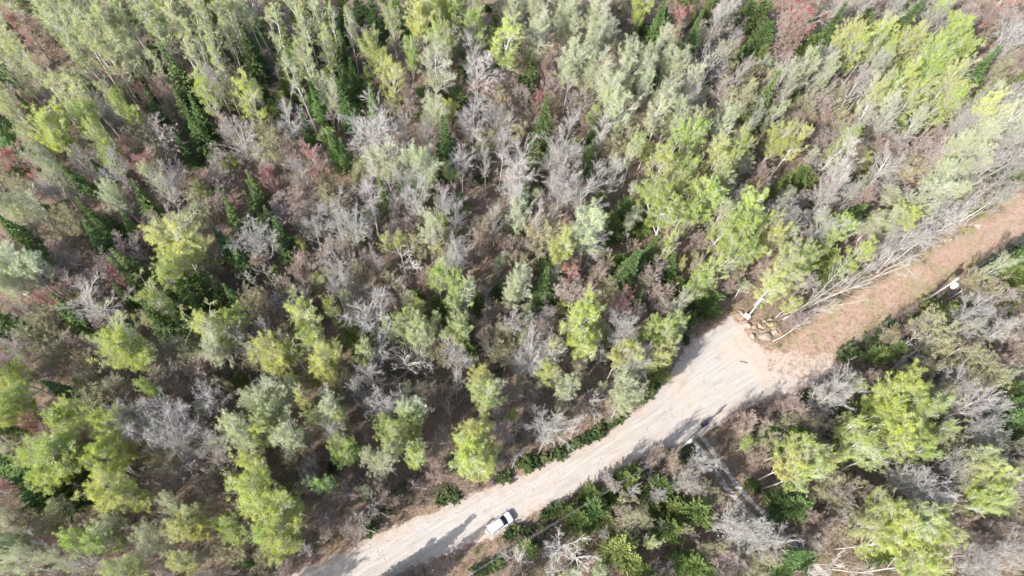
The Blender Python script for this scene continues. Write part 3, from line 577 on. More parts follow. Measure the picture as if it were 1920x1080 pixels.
HEADROOM = {}
def off_road(base, margin):
    for _ in range(12):
        s = max(float(sdist(base[None], ROAD)[0]), float(sdist(base[None], TRACK)[0]) if margin > 0 else -9)
        if s < -margin: return base
        poly = ROAD if float(sdist(base[None], ROAD)[0]) > -margin else TRACK
        e = .2; g = np.array([sdist(base[None] + [e, 0], poly)[0] - sdist(base[None] - [e, 0], poly)[0], sdist(base[None] + [0, e], poly)[0] - sdist(base[None] - [0, e], poly)[0]])
        base = base - g / (np.linalg.norm(g) + 1e-6) * (s + margin + .1)
    return base
_pp = np.array([(1296, 808), (1315, 832), (1345, 872), (1371, 911), (1402, 947), (1432, 976)], float)
def PATHPX(x, y): return float(ldist(np.array([[x, y]]), _pp)[0][0])
for (ox, oy), kinds in TILES:
    for code, txt in kinds.items():
        for tok in txt.split():
            x, y, r = [float(v) for v in tok.split(',')]
            px, py, rp = ox + x / 3, oy + y / 3, r / 3
            if code != 'D' and 812 < py < 985 and PATHPX(px, py) < rp * .72 + 9: continue
            h, R, base = params(code, rp, px, py)
            base = off_road(base, {'G': .5, 'K': .3}.get(code, .9))
            R *= {'S': 1.45, 'C': 1.15, 'G': 1.15, 'K': 1.1, 'W': 1.0, 'D': 1.15, 'L': 1.03, 'P': 1.02, 'B': 1.0, 'T': 1.0}.get(code, 1.05)
            if code == 'W': R = max(1.6, R)
            if code == 'G': q = .7 + .45 * rs_local(px * 3, py); R *= q; h *= q * (.8 + .5 * rs_local(py, px))
            TREES.append(dict(code=code, px=px, py=py, base=base, h=h, R=R))
_T = sorted([t for t in TREES if t['code'] == 'T'], key=lambda t: t['R'])[:max(0, sum(t['code'] == 'T' for t in TREES) - 298)]
TREES = [t for t in TREES if not any(t is q for q in _T)]
# saplings and a little more of the undergrowth trees between them
occupied = np.array([t['base'] for t in TREES])
def free(p, dmin):
    return float(sdist(p[None], VERGE)[0]) < .3 and float(sdist(p[None], ROAD)[0]) < -1 and float(sdist(p[None], TRACK)[0]) < -.6 and ldist(p[None], PATH_C)[0][0] > 3.0 and np.min(((occupied - p) ** 2).sum(1)) > dmin ** 2
n = 0; tries = 0
while n < 285 and tries < 6000:
    tries += 1
    px, py = rs.uniform(0, 1920), rs.uniform(0, 1080)
    h, R, base = params('N', 10, px, py)
    if not free(base, 1.3): continue
    R = rs.uniform(.8, 1.6); h = rs.uniform(4.5, 9)
    occupied = np.vstack([occupied, base]); TREES.append(dict(code='N', px=px, py=py, base=base, h=h, R=R)); n += 1
# smaller trees and shrubs of the lower storey in the gaps
n = 0; tries = 0
while n < 560 and tries < 20000:
    tries += 1
    px, py = rs.uniform(0, 1920), rs.uniform(0, 1080)
    birchy = py < 230 and px < 720
    code = rs.choice('CCSGGPC') if birchy else rs.choice('GGCCPPPPYYYKSBBLLR')
    h, R, base = params(code, rs.uniform(12, 19), px, py)
    if not free(base, 2.1): continue
    if code == 'G': R *= 1.1; h = R * rs.uniform(1, 1.6)
    if code in 'CS': h = R * rs.uniform(3, 4.2)
    if code in 'PYBLR': h = rs.uniform(6, 10.5)
    occupied = np.vstack([occupied, base]); TREES.append(dict(code=code, px=px, py=py, base=base, h=h, R=R, low=True)); n += 1
n = 0; tries = 0
while n < 34 and tries < 2000:      # the slim stems of the tall birch stand
    tries += 1
    px, py = rs.uniform(10, 740), rs.uniform(0, 190)
    h, R, base = params('W', 18, px, py)
    if px > 380 + (190 - py) * 1.6 + 150 or not free(base, 1.3): continue
    occupied = np.vstack([occupied, base]); TREES.append(dict(code='W', px=px, py=py, base=base, h=h * rs.uniform(.85, 1.05), R=rs.uniform(1.15, 1.5))); n += 1
# the forest goes on beyond the frame
n = 0; tries = 0
while n < 150 and tries < 4000:
    tries += 1
    px, py = rs.uniform(-170, 2090), rs.uniform(-150, 1260)
    if -25 < px < 1945 and -25 < py < 1105: continue
    code = rs.choice('LLPBBTTTSCY'); h, R, base = params(code, {'S': 18, 'C': 22}.get(code, 27), px, py)
    if not free(base, 2.6): continue
    occupied = np.vstack([occupied, base]); TREES.append(dict(code=code, px=px, py=py, base=base, h=h, R=R, out=True)); n += 1
for px, py in [(700, 1135), (728, 1114), (672, 1152), (640, 1168), (750, 1130), (610, 1190)]:     # conifers below the frame whose shade falls on the road
    P, _ = at(px, py, 0)
    TREES.append(dict(code='S', px=px, py=py, base=P[:2], h=rs.uniform(12, 14.5), R=2.9, out=True))

# keep the pointed spruces, the poles, the car and the bin in the open as in the photograph: thin out what stands in front of them
def seg_d(p, a, b_):
    a = np.array(a); e = np.array(b_) - a; t = np.clip(((p - a) @ e) / max(e @ e, 1e-6), 0, 1); return np.linalg.norm(p - a - t * e)
for t in TREES:
    k = {'S': .5, 'C': .5, 'G': .5, 'K': .5, 'W': .64}.get(t['code'], .68); P3 = [t['base'][0], t['base'][1], t['h'] * k]
    t['cp'] = np.array(proj(P3)); t['cr'] = t['R'] * F_PX / (np.linalg.norm(np.array(P3) - [0, 0, CAM_H]) * .95); t['dist'] = np.linalg.norm(t['base'])
SEGS = []
for t in TREES:
    if t['code'] == 'S' and not t.get('low') and not t.get('out'):
        SEGS.append((proj([*t['base'], t['h']]), proj([*t['base'], t['h'] * .35]), 3 + t['cr'] * .35, t['dist'], t))
drop = set()
for i, t in enumerate(TREES):
    if t.get('out') or t['code'] == 'S': continue
    weak = t.get('low') or t['code'] in 'NTKY'
    for a, b_, rad, ds, q in SEGS:
        if t['dist'] > ds + 1: continue
        d = seg_d(t['cp'], a, b_)
        if weak and d < rad + t['cr'] * .6: drop.add(i); break
        if not weak and d < rad + t['cr'] * .45 and not t.get('shrunk'): t['R'] *= .78; t['h'] *= .88; t['shrunk'] = True
    if t['code'] != 'G' or t.get('low'):
        for a, b_, rad in [((1745, 556), (1802, 520), 9), ((1268, 846), (1299, 822), 8), ((915, 998), (960, 963), 16), ((1312, 800), (1358, 762), 8)]:
            if seg_d(t['cp'], a, b_) < rad + t['cr'] * (.7 if weak else .35): drop.add(i)
TREES = [t for i, t in enumerate(TREES) if i not in drop]

# ---- labels
ORD = ['', 'second', 'third', 'fourth', 'fifth', 'sixth', 'seventh', 'eighth', 'ninth', 'tenth', 'eleventh', 'twelfth', 'thirteenth', 'fourteenth', 'fifteenth', 'sixteenth', 'seventeenth', 'eighteenth', 'nineteenth', 'twentieth'] + ['twenty-' + q for q in ('first', 'second', 'third', 'fourth', 'fifth', 'sixth', 'seventh', 'eighth', 'ninth')] + ['thirtieth'] + ['thirty-' + q for q in ('first', 'second', 'third', 'fourth', 'fifth', 'sixth', 'seventh', 'eighth', 'ninth')]
COLS = ['far left', 'left', 'centre left', 'centre', 'centre right', 'right', 'far right']
ROWS = ['top', 'upper', 'middle', 'lower', 'bottom']
SHORT = {'L': 'a lime-green aspen', 'P': 'a pale aspen', 'W': 'a slender birch', 'Y': 'a yellowish tree', 'B': 'a bare grey tree', 'T': 'a brown tree', 'R': 'a red maple', 'S': 'a dark spruce', 'C': 'an olive conifer', 'D': 'a dead snag', 'G': 'a green shrub', 'K': 'a brown shrub', 'N': 'a sapling'}
inn = [t for t in TREES if not t.get('out')]
cells = {}
for t in inn:
    ci = min(6, int(t['px'] / 1920 * 7)); ri = min(4, max(0, int(t['py'] / 1080 * 5))); t['cell'] = (ri, ci)
    cells.setdefault((t['code'], ri, ci), []).append(t)
LAND = [((936, 980), 95, 'the white car'), ((1430, 620), 75, 'the boulders'), ((1285, 832), 70, 'the near utility pole'), ((1785, 532), 75, 'the far utility pole')]
XY = np.array([[t['px'], t['py']] for t in inn])
med = {c: np.median([t['R'] for t in inn if t['code'] == c]) for c in KIND if any(t['code'] == c for t in inn)}
for key, lst in cells.items():
    lst.sort(key=lambda t: t['px'])
    for i, t in enumerate(lst):
        size = 'broad ' if t['R'] > 1.15 * med[t['code']] else ('small ' if t['R'] < .85 * med[t['code']] else '')
        txt = size + KIND[t['code']][2]; rel = ''
        for (lx, ly), rad, nm in LAND:
            if math.hypot(t['px'] - lx, t['py'] - ly) < rad: rel = ' near ' + nm
        if not rel:
            d = np.hypot(*(XY - [t['px'], t['py']]).T); o = np.argsort(d)
            for k in o[1:8]:
                if inn[k]['code'] not in (t['code'], 'N') and d[k] < 55:
                    dx = inn[k]['px'] - t['px']; dy = inn[k]['py'] - t['py']
                    w = ('left of' if dx > 0 else 'right of') if abs(dx) > abs(dy) else ('above' if dy > 0 else 'below')
                    rel = ' %s %s' % (w, SHORT[inn[k]['code']]); break
        ri, ci = key[1:]; where = '%s %s' % (ROWS[ri], COLS[ci]) if ROWS[ri] not in ('middle',) else 'middle of ' + COLS[ci]
        where = where.replace('middle of centre', 'middle centre')
        nn = len(lst)
        if nn == 1: o_ = 'only one at ' + where
        elif i == 0: o_ = 'leftmost of its kind at ' + where
        elif i == nn - 1 and nn > 2: o_ = 'rightmost of its kind at ' + where
        else: o_ = '%s from left at %s' % (ORD[i] if i < 40 else 'later', where)
        lab = '%s%s, %s' % (txt, rel, o_)
        if len(lab.split()) > 16: lab = '%s, %s' % (txt, o_)
        t['label'] = lab
SIDES = {}
for t in TREES:
    if t.get('out'):
        sd = 'top' if t['py'] <= 0 else 'bottom' if t['py'] >= 1080 else 'left' if t['px'] < 0 else 'right'
        SIDES.setdefault((t['code'], sd), []).append(t)
for (code, sd), lst in SIDES.items():
    ax = 'px' if sd in ('top', 'bottom') else 'py'; lst.sort(key=lambda t: t[ax])
    for i, t in enumerate(lst): t['label'] = '%s just beyond the %s edge, %s from %s' % (KIND[code][2], sd, (['first'] + ORD[1:])[i] if i < 20 else ['twenty-first', 'twenty-second', 'twenty-third', 'twenty-fourth'][min(3, i - 20)], 'left' if ax == 'px' else 'top')

for i, t in enumerate(TREES):
    c = KIND[t['code']][4]; col = list(c); u = rs_local(t['px'] + 3, t['py'] + 9)
    if t['code'] == 'L':
        bright = 1.0
        if u < .3: col = [.45, .58, .10]
        elif u < .5: col = [.61, .63, .15]
        elif u < .62: col = [.54, .59, .22]
    elif t['code'] == 'T' and u < .28: col = [.47, .45, .29]
    elif t['code'] == 'T' and u < .6: col = [.50, .44, .41]
    elif t['code'] == 'R' and t.get('low'): col = [.48, .29, .235]
    elif t['code'] == 'G': col = [[.16, .235, .09], [.22, .29, .11], [.30, .33, .15], [.12, .19, .08]][int(u * 4)]
    elif t['code'] == 'S' and u < .4: col = [.18, .25, .09]
    elif t['code'] == 'C' and u < .35: col = [.30, .36, .12]
    elif t['code'] == 'C' and u < .6: col = [.14, .22, .07]
    root = place(t['code'], t['base'], t['h'], t['R'], col=col)
    nm, cat, txt, grp = KIND[t['code']][:4]
    tag(root, t['label'], cat, grp)

# ------------------------------------------------------------------ undergrowth and litter (nobody could count it)
def scatter(n, keep, seed):
    g = np.random.default_rng(seed); out = []
    while len(out) < n:
        px = g.uniform(-150, 2070, 4000); py = g.uniform(-130, 1230, 4000)
        P = np.array([at(a, b_)[0][:2] for a, b_ in zip(px, py)])
        P = P[keep(P)]; out.extend(P.tolist())
    return np.array(out[:n])
def wild(P): return (sdist(P, VERGE) < .2) & (sdist(P, ROAD) < -.8) & (sdist(P, TRACK) < -.3) & (ldist(P, PATH_C)[0] > 2.1)
g = np.random.default_rng(5)
P = scatter(21000, wild, 21); P = P[fbm(P[:, 0] * .08, P[:, 1] * .08, 3) + g.uniform(-.5, .5, len(P)) > -.35]
k = 7; n = len(P) * k; base = np.repeat(P, k, 0) + g.normal(0, .35, (n, 2)); az = g.uniform(0, 6.28, n); el = np.radians(g.uniform(40, 88, n))
st = grow(g, np.c_[base, np.zeros(n)], np.stack([np.cos(az) * np.cos(el), np.sin(az) * np.cos(el), np.sin(el)], 1), g.uniform(.7, 2.6, n), .016, .009, 2, .14, .03)
tw = children(g, st, 3, .25, 1, .7, .45, (.012, .009), 1, .1, .03)
V, F = join([st.mesh(3), tw.mesh(3)])
o = link('undergrowth', mesh_np('undergrowth', V, F, [M_TWIG])); o.color = (.46, .38, .33, 1)
tag(o, 'brown leafless undergrowth of twigs covering the forest floor', 'undergrowth', kind='stuff')
# twigs and sticks lying on the ground
P = scatter(9000, lambda P: wild(P) | ((sdist(P, ROAD) < -.1) & (np.random.default_rng(1).uniform(0, 1, len(P)) < .3)), 22); n = len(P); az = g.uniform(0, 6.28, n)
st = grow(g, np.c_[P, g.uniform(.03, .12, n)], np.stack([np.cos(az), np.sin(az), g.uniform(-.01, .12, n)], 1), g.uniform(.5, 2.6, n), g.uniform(.012, .03, n).mean(), .01, 2, .1, 0)
V, F = st.mesh(3)
o = link('fallen_twigs', mesh_np('fallen_twigs', V, F, [M_TWIG])); o.color = (.36, .30, .25, 1)
tag(o, 'fallen dead twigs littering the brown forest floor', 'twigs', kind='stuff')
# low green plants in patches and along the road's edges
P = scatter(12000, lambda P: (sdist(P, ROAD) < -.5) & (sdist(P, TRACK) < .8), 23)
rd = sdist(P, ROAD); tk = sdist(P, TRACK); f_ = fbm(P[:, 0] * .12 + 40, P[:, 1] * .12, 3) + g.uniform(-.25, .25, len(P)) + .45 * ((rd > -5) & (rd < -1.2)) + .5 * ((tk > -2.5) & (tk < .8))
P = P[f_ > .08]; k = 40; n = len(P) * k; sz = g.uniform(.3, 1.0, len(P))
C3 = np.repeat(np.c_[P, P[:, 0] * 0], k, 0); q = g.normal(0, 1, (n, 3)); q[:, 2] = np.abs(q[:, 2]) * .8
Q = C3 + q * np.repeat(sz, k)[:, None] * .45; A = nrm(g.normal(0, 1, Q.shape)); B = nrm(np.cross(A, g.normal(0, 1, Q.shape))); s_ = g.uniform(.035, .08, (n, 1))
V, F = quads(Q, A * s_, B * s_)
o = link('ground_plants', mesh_np('ground_plants', V, F, [M_LEAF])); o.color = (.16, .24, .05, 1)
tag(o, 'low green plants growing in patches on the forest floor and verge', 'plants', kind='stuff')
# dry tufts along the road verge and the cleared track
P = scatter(7000, lambda P: ((sdist(P, VERGE) > -1.5) & (sdist(P, ROAD) < .1)) | (sdist(P, TRACK) > -1), 24); k = 9; n = len(P) * k
base = np.repeat(P, k, 0) + g.normal(0, .12, (n, 2)); az = g.uniform(0, 6.28, n)
st = grow(g, np.c_[base, np.zeros(n)], nrm(np.stack([np.cos(az), np.sin(az), g.uniform(.4, 2.2, n)], 1)), g.uniform(.15, .5, n), .012, .006, 1, .1, 0)
V, F = st.mesh(3)
o = link('dry_grass_tufts', mesh_np('dry_grass_tufts', V, F, [M_TWIG])); o.color = (.46, .35, .26, 1)
tag(o, 'dry tan grass tufts along the gravel road verge and track', 'dry grass', kind='stuff')
# pebbles on the gravel
P = scatter(5000, lambda P: sdist(P, ROAD) > .1, 25); n = len(P); s_ = g.uniform(.03, .10, n)
octv = np.array([[1, 0, 0], [0, 1, 0], [-1, 0, 0], [0, -1, 0], [0, 0, .8], [0, 0, -.8]], float)
V = (np.c_[P, np.full(n, .03)][:, None] + octv[None] * s_[:, None, None] * g.uniform(.7, 1.3, (n, 6, 1))).reshape(-1, 3)
tri = np.array([[0, 1, 4], [1, 2, 4], [2, 3, 4], [3, 0, 4], [1, 0, 5], [2, 1, 5], [3, 2, 5], [0, 3, 5]])
F = (np.arange(n)[:, None, None] * 6 + tri[None]).reshape(-1, 3)
o = link('pebbles', mesh_np('pebbles', V, F, [M_TWIG])); o.color = (.42, .37, .32, 1)
tag(o, 'loose stones scattered over the gravel road', 'stones', kind='stuff')

# ------------------------------------------------------------------ fallen logs
def fallen_log(p, q, r, label, m=M_DEAD, z=.12):
    a, _ = at(*p, 0); b_, _ = at(*q, 0); g = np.random.default_rng(int(p[0])); L_ = np.linalg.norm(b_ - a)
    root = empty('fallen_log', (a[0], a[1], 0), math.atan2(b_[1] - a[1], b_[0] - a[0]))
    s = grow(g, np.array([[0, 0, r + .02]]), np.array([[1.0, 0, 0]]), np.array([L_]), r, r * .35, 8, .02, 0)
    s.pts[:, :, 2] = np.linspace(r + .02, r * .5 + .25, 9)
    V, F = s.mesh(8); link('log', mesh_np('log', V, F, [m]), root)
    br = children(g, s, 9, .35, 1, .9, .16, (.04, .012), 3, .2, .1); br.pts[:, :, 2] = np.abs(br.pts[:, :, 2]) + .02
    V, F = br.mesh(4); link('branches', mesh_np('branches', V, F, [m]), root)
    tag(root, label, 'log', 'fallen logs')
fallen_log((660, 700), (735, 655), .13, 'pale fallen log lying between brown trees left of centre')
fallen_log((905, 520), (985, 470), .15, 'dark fallen log sloping up right in the clearing at centre', M_BARK_D)
fallen_log((890, 512), (945, 462), .12, 'thin fallen log parallel to a thicker one at centre', M_BARK_T)
fallen_log((1070, 540), (1120, 505), .12, 'fallen log under the brown trees right of centre', M_BARK_T)
fallen_log((60, 680), (140, 620), .14, 'dark fallen log near the far left edge', M_BARK_D)
fallen_log((350, 925), (420, 875), .13, 'fallen log under the big lime aspens lower left', M_BARK_T)
fallen_log((375, 745), (430, 700), .12, 'fallen log beneath a bare grey tree at lower left', M_BARK_D)
fallen_log((560, 855), (610, 835), .16, 'short dark fallen log in the brown gap left of the lower centre', M_BARK_D)
fallen_log((1040, 385), (1110, 330), .13, 'fallen log crossing the dark gap below the pale aspens', M_BARK_T)
fallen_log((1625, 245), (1700, 190), .13, 'long fallen log among brown trees at upper right', M_BARK_T)
fallen_log((500, 130), (560, 115), .12, 'arched pale fallen log behind the tall birch stand', M_DEAD)
fallen_log((1386, 679), (1400, 684), .13, 'short pale log lying alone on the gravel clearing', M_DEAD)

# ------------------------------------------------------------------ the clump of leaning birches by the boulders
def leaning_birch(base_px, tips, label, seed, r=.10, group=None, dens=26):
    g = np.random.default_rng(seed)
    b0, _ = at(base_px[0], base_px[1], 0); root = empty('leaning_birch', (b0[0], b0[1], 0))
    S = []
    for k, (px, py, h) in enumerate(tips):
        T, _ = at(px, py, h); d = T - b0; d[2] = h; ln = np.linalg.norm(d); st0 = np.array([[g.normal(0, .4), g.normal(0, .4), -.05]]) if len(tips) > 1 else np.array([[0, 0, -.05]])
        s = grow(g, st0, nrm(d[None] + [[0, 0, 1.2]]), np.array([ln]), r * g.uniform(.75, 1.1), .02, 12, .05, -.02)
        S.append(s)
        link('trunk', mesh_np('trunk', *s.mesh(6), [M_BARK_W if k % 3 != 1 else M_BARK_G]), root)
    allp = Poly(np.concatenate([s.pts for s in S]), np.concatenate([s.r for s in S]))
    br = children(g, allp, dens, .35, 1, .6, .26, (.03, .014), 3, .14, .05); sb = children(g, br, 7, .2, 1, .6, .45, (.016, .010), 2, .15, .05); tw = children(g, sb, 3, .2, 1, .6, .5, (.011, .008), 2, .15, .03)
    V, F = join([br.mesh(4), sb.mesh(3), tw.mesh(3)])
    cr = link('crown', mesh_np('crown', V, F, [M_TWIG]), root); cr.color = (.50, .47, .43, 1)
    tag(root, label, 'birch', group)
leaning_birch((1466, 598), [(1655, 500, 15), (1640, 520, 13), (1600, 525, 12), (1605, 560, 8), (1575, 578, 5.5), (1690, 470, 17)], 'clump of bare white birch stems leaning out over the leaf-strewn track from the boulders', 77, .07, None, 14)
GB = 'bare leaning birches along the track'
leaning_birch((1447, 641), [(1540, 590, 7)], 'short white birch leaning low over the track just right of the boulders', 78, .08, GB, 20)
leaning_birch((1595, 527), [(1742, 405, 15)], 'tall bare birch leaning over the track, uphill of the white clump', 79, .12, GB, 34)
leaning_birch((1655, 500), [(1775, 425, 12)], 'bare birch leaning over the middle of the track', 80, .10, GB, 34)
leaning_birch((1640, 520), [(1730, 458, 9)], 'low bare birch leaning over the near edge of the track', 85, .08, GB, 26)
leaning_birch((1720, 462), [(1850, 352, 14)], 'bare birch leaning outward where the track narrows', 86, .11, GB, 30)
leaning_birch((1800, 415), [(1900, 345, 12)], 'bare birch leaning over the track next to the right edge', 81, .12, GB, 30)
leaning_birch((1827, 338), [(1950, 235, 15)], 'thick bare birch leaning to the right edge above the track', 82, .15, GB, 36)
leaning_birch((1770, 292), [(1895, 190, 16)], 'long bare birch stem leaning up towards the upper right edge', 83, .12, GB, 30)
leaning_birch((1830, 253), [(1945, 140, 16)], 'bare birch leaning past the right edge in the upper corner', 84, .13, GB, 30)
leaning_birch((1313, 112), [(1358, 18, 16)], 'tall leaning white birch stem near the top edge right of centre', 87, .15, GB, 30)
leaning_birch((1690, 262), [(1760, 190, 13)], 'white-stemmed leaning birch among the lime aspens at upper right', 88, .13, GB, 20)

# ------------------------------------------------------------------ boulders and stump board by the clearing
M_ROCK = plain('rock', (.33, .28, .23), .95, var=.6, vscale=3.5); M_MOSS = plain('moss_rock', (.30, .32, .13), .95, var=.4, vscale=4)
def boulder(px, py, sx, sy, sz, rz, label, m=M_ROCK, seed=0):
    P, _ = at(px, py, 0); bm = bmesh.new(); bmesh.ops.create_icosphere(bm, subdivisions=4, radius=1)
    g = random.Random(seed); ph = [g.uniform(0, 6) for _ in range(9)]
    for v in bm.verts:
        c = v.co.normalized(); k = 1 + .16 * math.sin(2.3 * c.x + ph[0]) * math.sin(2.9 * c.y + ph[1]) + .10 * math.sin(5.1 * c.x + 3.3 * c.z + ph[2]) + .09 * math.sin(7 * c.y + 9 * c.x + ph[3]) * math.sin(8 * c.z + 5 * c.y + ph[8]) + .04 * math.sin(15 * c.z - 13 * c.x + ph[5]) + .03 * math.sin(19 * c.x + 23 * c.y + ph[4])
        # facet: flatten against a few planes
        for a in range(4):
            n_ = Vector((math.cos(ph[a + 4]), math.sin(ph[a + 4]), .45)).normalized(); dd = c.dot(n_) * k
            if dd > .78: k *= .78 / dd if dd > 0 else 1
        v.co = Vector((c.x * k * sx * .85, c.y * k * sy * .85, c.z * k * sz * .9))
    bm.transform(Matrix.Translation((0, 0, sz * .02 + .12)))
    me = bpy.data.meshes.new('boulder'); bm.to_mesh(me); bm.free(); me.materials.append(m)
    for p in me.polygons: p.use_smooth = True
    o = link('boulder', me, None, (P[0], P[1], 0)); o.rotation_euler = (0, 0, rz); tag(o, label, 'boulder', 'boulders at the edge of the clearing')
_bank = outline([(1372, 580), (1392, 582), (1412, 600), (1440, 592), (1462, 600), (1470, 625), (1450, 648), (1425, 650), (1408, 640), (1392, 616), (1374, 600)])
def bank_z(P):
    n1 = np.abs(fbm(P[:, 0] * .55, P[:, 1] * .55, 2)); return n1
bk = sheet('earth_bank', lambda P: sdist(P, _bank), (40, 38, 66, 58), .02, .12, .5, M_VERGE, relief=.0)
_co = np.empty(len(bk.data.vertices) * 3, np.float32); bk.data.vertices.foreach_get('co', _co); _co = _co.reshape(-1, 3); _e = np.clip(sdist(_co[:, :2], _bank) / 1.2, 0, 1)
_co[:, 2] += _e * (.55 * np.clip(.5 - np.abs(fbm(_co[:, 0] * .45, _co[:, 1] * .7 + 9, 3)) * 1.6, -.1, .5) * 2 + .12 * fbm(_co[:, 0] * 2.5, _co[:, 1] * 2.5, 3) + .1)
bk.data.vertices.foreach_set('co', _co.ravel()); bk.data.update()
boulder(1434, 632, 1.5, .85, .7, -.1, 'broad flat tan boulder, biggest of those by the gravel clearing', seed=1)
boulder(1410, 630, .5, .95, .6, .35, 'narrow upright pale boulder at the gravel edge, lowest on the left', seed=2)
boulder(1426, 613, 1.0, .55, .6, -.6, 'pale wedge-shaped boulder above the broad flat one', seed=3)
boulder(1443, 600, .75, .35, .45, .1, 'small whitish boulder, uppermost of the group', seed=4)
boulder(1446, 611, 1.0, .65, .6, .1, 'moss-green boulder in the middle of the group', M_MOSS, 5)
boulder(1401, 611, .6, 1.1, .55, .8, 'long reddish tan boulder just below the white board', seed=6)
boulder(1452, 623, .9, .75, .45, .3, 'rounded pinkish boulder, rightmost of the group', seed=7)
boulder(1433, 603, .5, .4, .45, .3, 'little grey boulder tucked left of the mossy one', seed=8)
boulder(1390, 588, .55, .9, .4, .7, 'low half-buried boulder left of the white board', seed=9)

def white_board():
    P, _ = at(1396, 598, 0); M = plain('white_board', (.80, .80, .78), .6, var=.06)
    root = empty('notice_board', (P[0] - .4, P[1] - .5, 0), math.radians(-38))
    def box(nm, cx, cy, cz, sx, sy, sz, m, bev=.01):
        bm = bmesh.new(); bmesh.ops.create_cube(bm, size=1); bmesh.ops.scale(bm, vec=(sx, sy, sz), verts=bm.verts); bmesh.ops.bevel(bm, geom=bm.edges[:], offset=bev, segments=2, affect='EDGES')
        bmesh.ops.translate(bm, vec=(cx, cy, cz), verts=bm.verts); me = bpy.data.meshes.new(nm); bm.to_mesh(me); bm.free(); me.materials.append(m); return link(nm, me, root)
    b = box('panel', 0, -.08, 1.35, 1.1, .05, .75, M); b.rotation_euler = (0, 0, 0)
    box('post', -.4, -.02, .85, .09, .06, 1.7, M_DEAD); box('post', .4, -.02, .85, .09, .06, 1.7, M_DEAD)
    root.rotation_euler = (math.radians(-38), 0, math.radians(-38))
    tag(root, 'small white board on posts at the foot of the birch by the boulders', 'board')
white_board()

# ------------------------------------------------------------------ utility poles and wires
M_POLE = plain('weathered_pole', (.55, .53, .49), .85, var=.2, vscale=5); M_CAN = plain('painted_steel', (.80, .82, .83), .45, var=.05); M_WIRE = plain('wire', (.55, .56, .57), .5, metal=.4)
M_PORC = plain('porcelain', (.55, .50, .45), .3)
def lathe(nm, prof, m, parent, loc=(0, 0, 0), k=16):
    bm = bmesh.new(); rings = [[bm.verts.new((r * math.cos(2 * math.pi * i / k), r * math.sin(2 * math.pi * i / k), z)) for i in range(k)] for r, z in prof]
    for a, b_ in zip(rings, rings[1:]):
        for i in range(k): bm.faces.new((a[i], a[(i + 1) % k], b_[(i + 1) % k], b_[i]))
    bm.faces.new(rings[0][::-1]); bm.faces.new(rings[-1])
    me = bpy.data.meshes.new(nm); bm.to_mesh(me); bm.free(); me.materials.append(m)
    for p in me.polygons: p.use_smooth = len(p.vertices) == 4
    return link(nm, me, parent, loc)
def cube(nm, s, loc, m, parent, bev=.01, rot=None):
    bm = bmesh.new(); bmesh.ops.create_cube(bm, size=1); bmesh.ops.scale(bm, vec=s, verts=bm.verts)
    if bev: bmesh.ops.bevel(bm, geom=bm.edges[:], offset=bev, segments=2, affect='EDGES')
    me = bpy.data.meshes.new(nm); bm.to_mesh(me); bm.free(); me.materials.append(m); o = link(nm, me, parent, loc)
    if rot: o.rotation_euler = rot
    return o
PH = 9.3
def pole(top_px, label, can):
    P, _ = at(top_px[0], top_px[1], PH); root = empty('utility_pole', (P[0], P[1], 0), math.radians(32))
    lathe('post', [(.17, 0), (.155, 3), (.14, 7), (.12, PH)], M_POLE, root)
    cube('crossarm', (1.5, .10, .12), (0, .17, PH - .5), M_POLE, root)
    for x in (-.65, .65): lathe('insulator', [(.03, 0), (.07, .05), (.04, .1), (.07, .15), (.03, .22)], M_PORC, root, (x, .17, PH - .44), 10)
    lathe('insulator', [(.03, 0), (.08, .06), (.04, .12), (.07, .18), (.03, .25)], M_PORC, root, (0, 0, PH + .0), 10)
    if can:
        t = lathe('transformer', [(.05, 0), (.40, .04), (.43, .1), (.43, 1.15), (.40, 1.22), (.12, 1.28)], M_CAN, root, (-.1, -.62, PH - 2.3), 20)
        b_ = lathe('bushing', [(.05, 0), (.08, .08), (.05, .16), (.03, .25)], M_PORC, t, (.1, 0, 1.1), 10)
        cube('bracket', (.12, .22, .5), (-.02, -.2, PH - 1.7), M_CAN, root)
    else:
        cube('bracket', (.35, .12, .7), (0, -.2, PH - 1.1), M_CAN, root)
    tag(root, label, 'utility pole', 'utility poles along the road'); return np.array([P[0], P[1], PH])
pA = pole((1297, 824), 'pale wooden utility pole beside the mouth of the two-rut path', False)
pB = pole((1797, 522), 'pale utility pole with a white transformer beside the leaf-strewn track', True)
d = pB - pA; d[2] = 0; L_ = np.linalg.norm(d); d /= L_; perp = np.array([-d[1], d[0], 0])
pts = [pA - d * 62, pA, pB, pB + d * 60]
def wire(off, dz, label, r=.010):
    C = []
    for a, b_ in zip(pts, pts[1:]):
        t = np.linspace(0, 1, 25)[:, None]; L = np.linalg.norm(b_ - a); q = a + (b_ - a) * t; q = q + perp * off; q[:, 2] += dz - 4 * (L / 62) * .9 * (t[:, 0] * (1 - t[:, 0])); C.append(q)
    C = np.concatenate(C)[None]; s = Poly(C, np.full(C.shape[:2], r)); V, F = s.mesh(5)
    tag(link('power_line', mesh_np('power_line', V, F, [M_WIRE])), label, 'power line', 'power lines along the road')
wire(0.0, .24, 'upper thin grey wire strung along the tops of the utility poles')
wire(-.12, -1.35, 'lower thicker grey cable strung below the pole tops', .013)

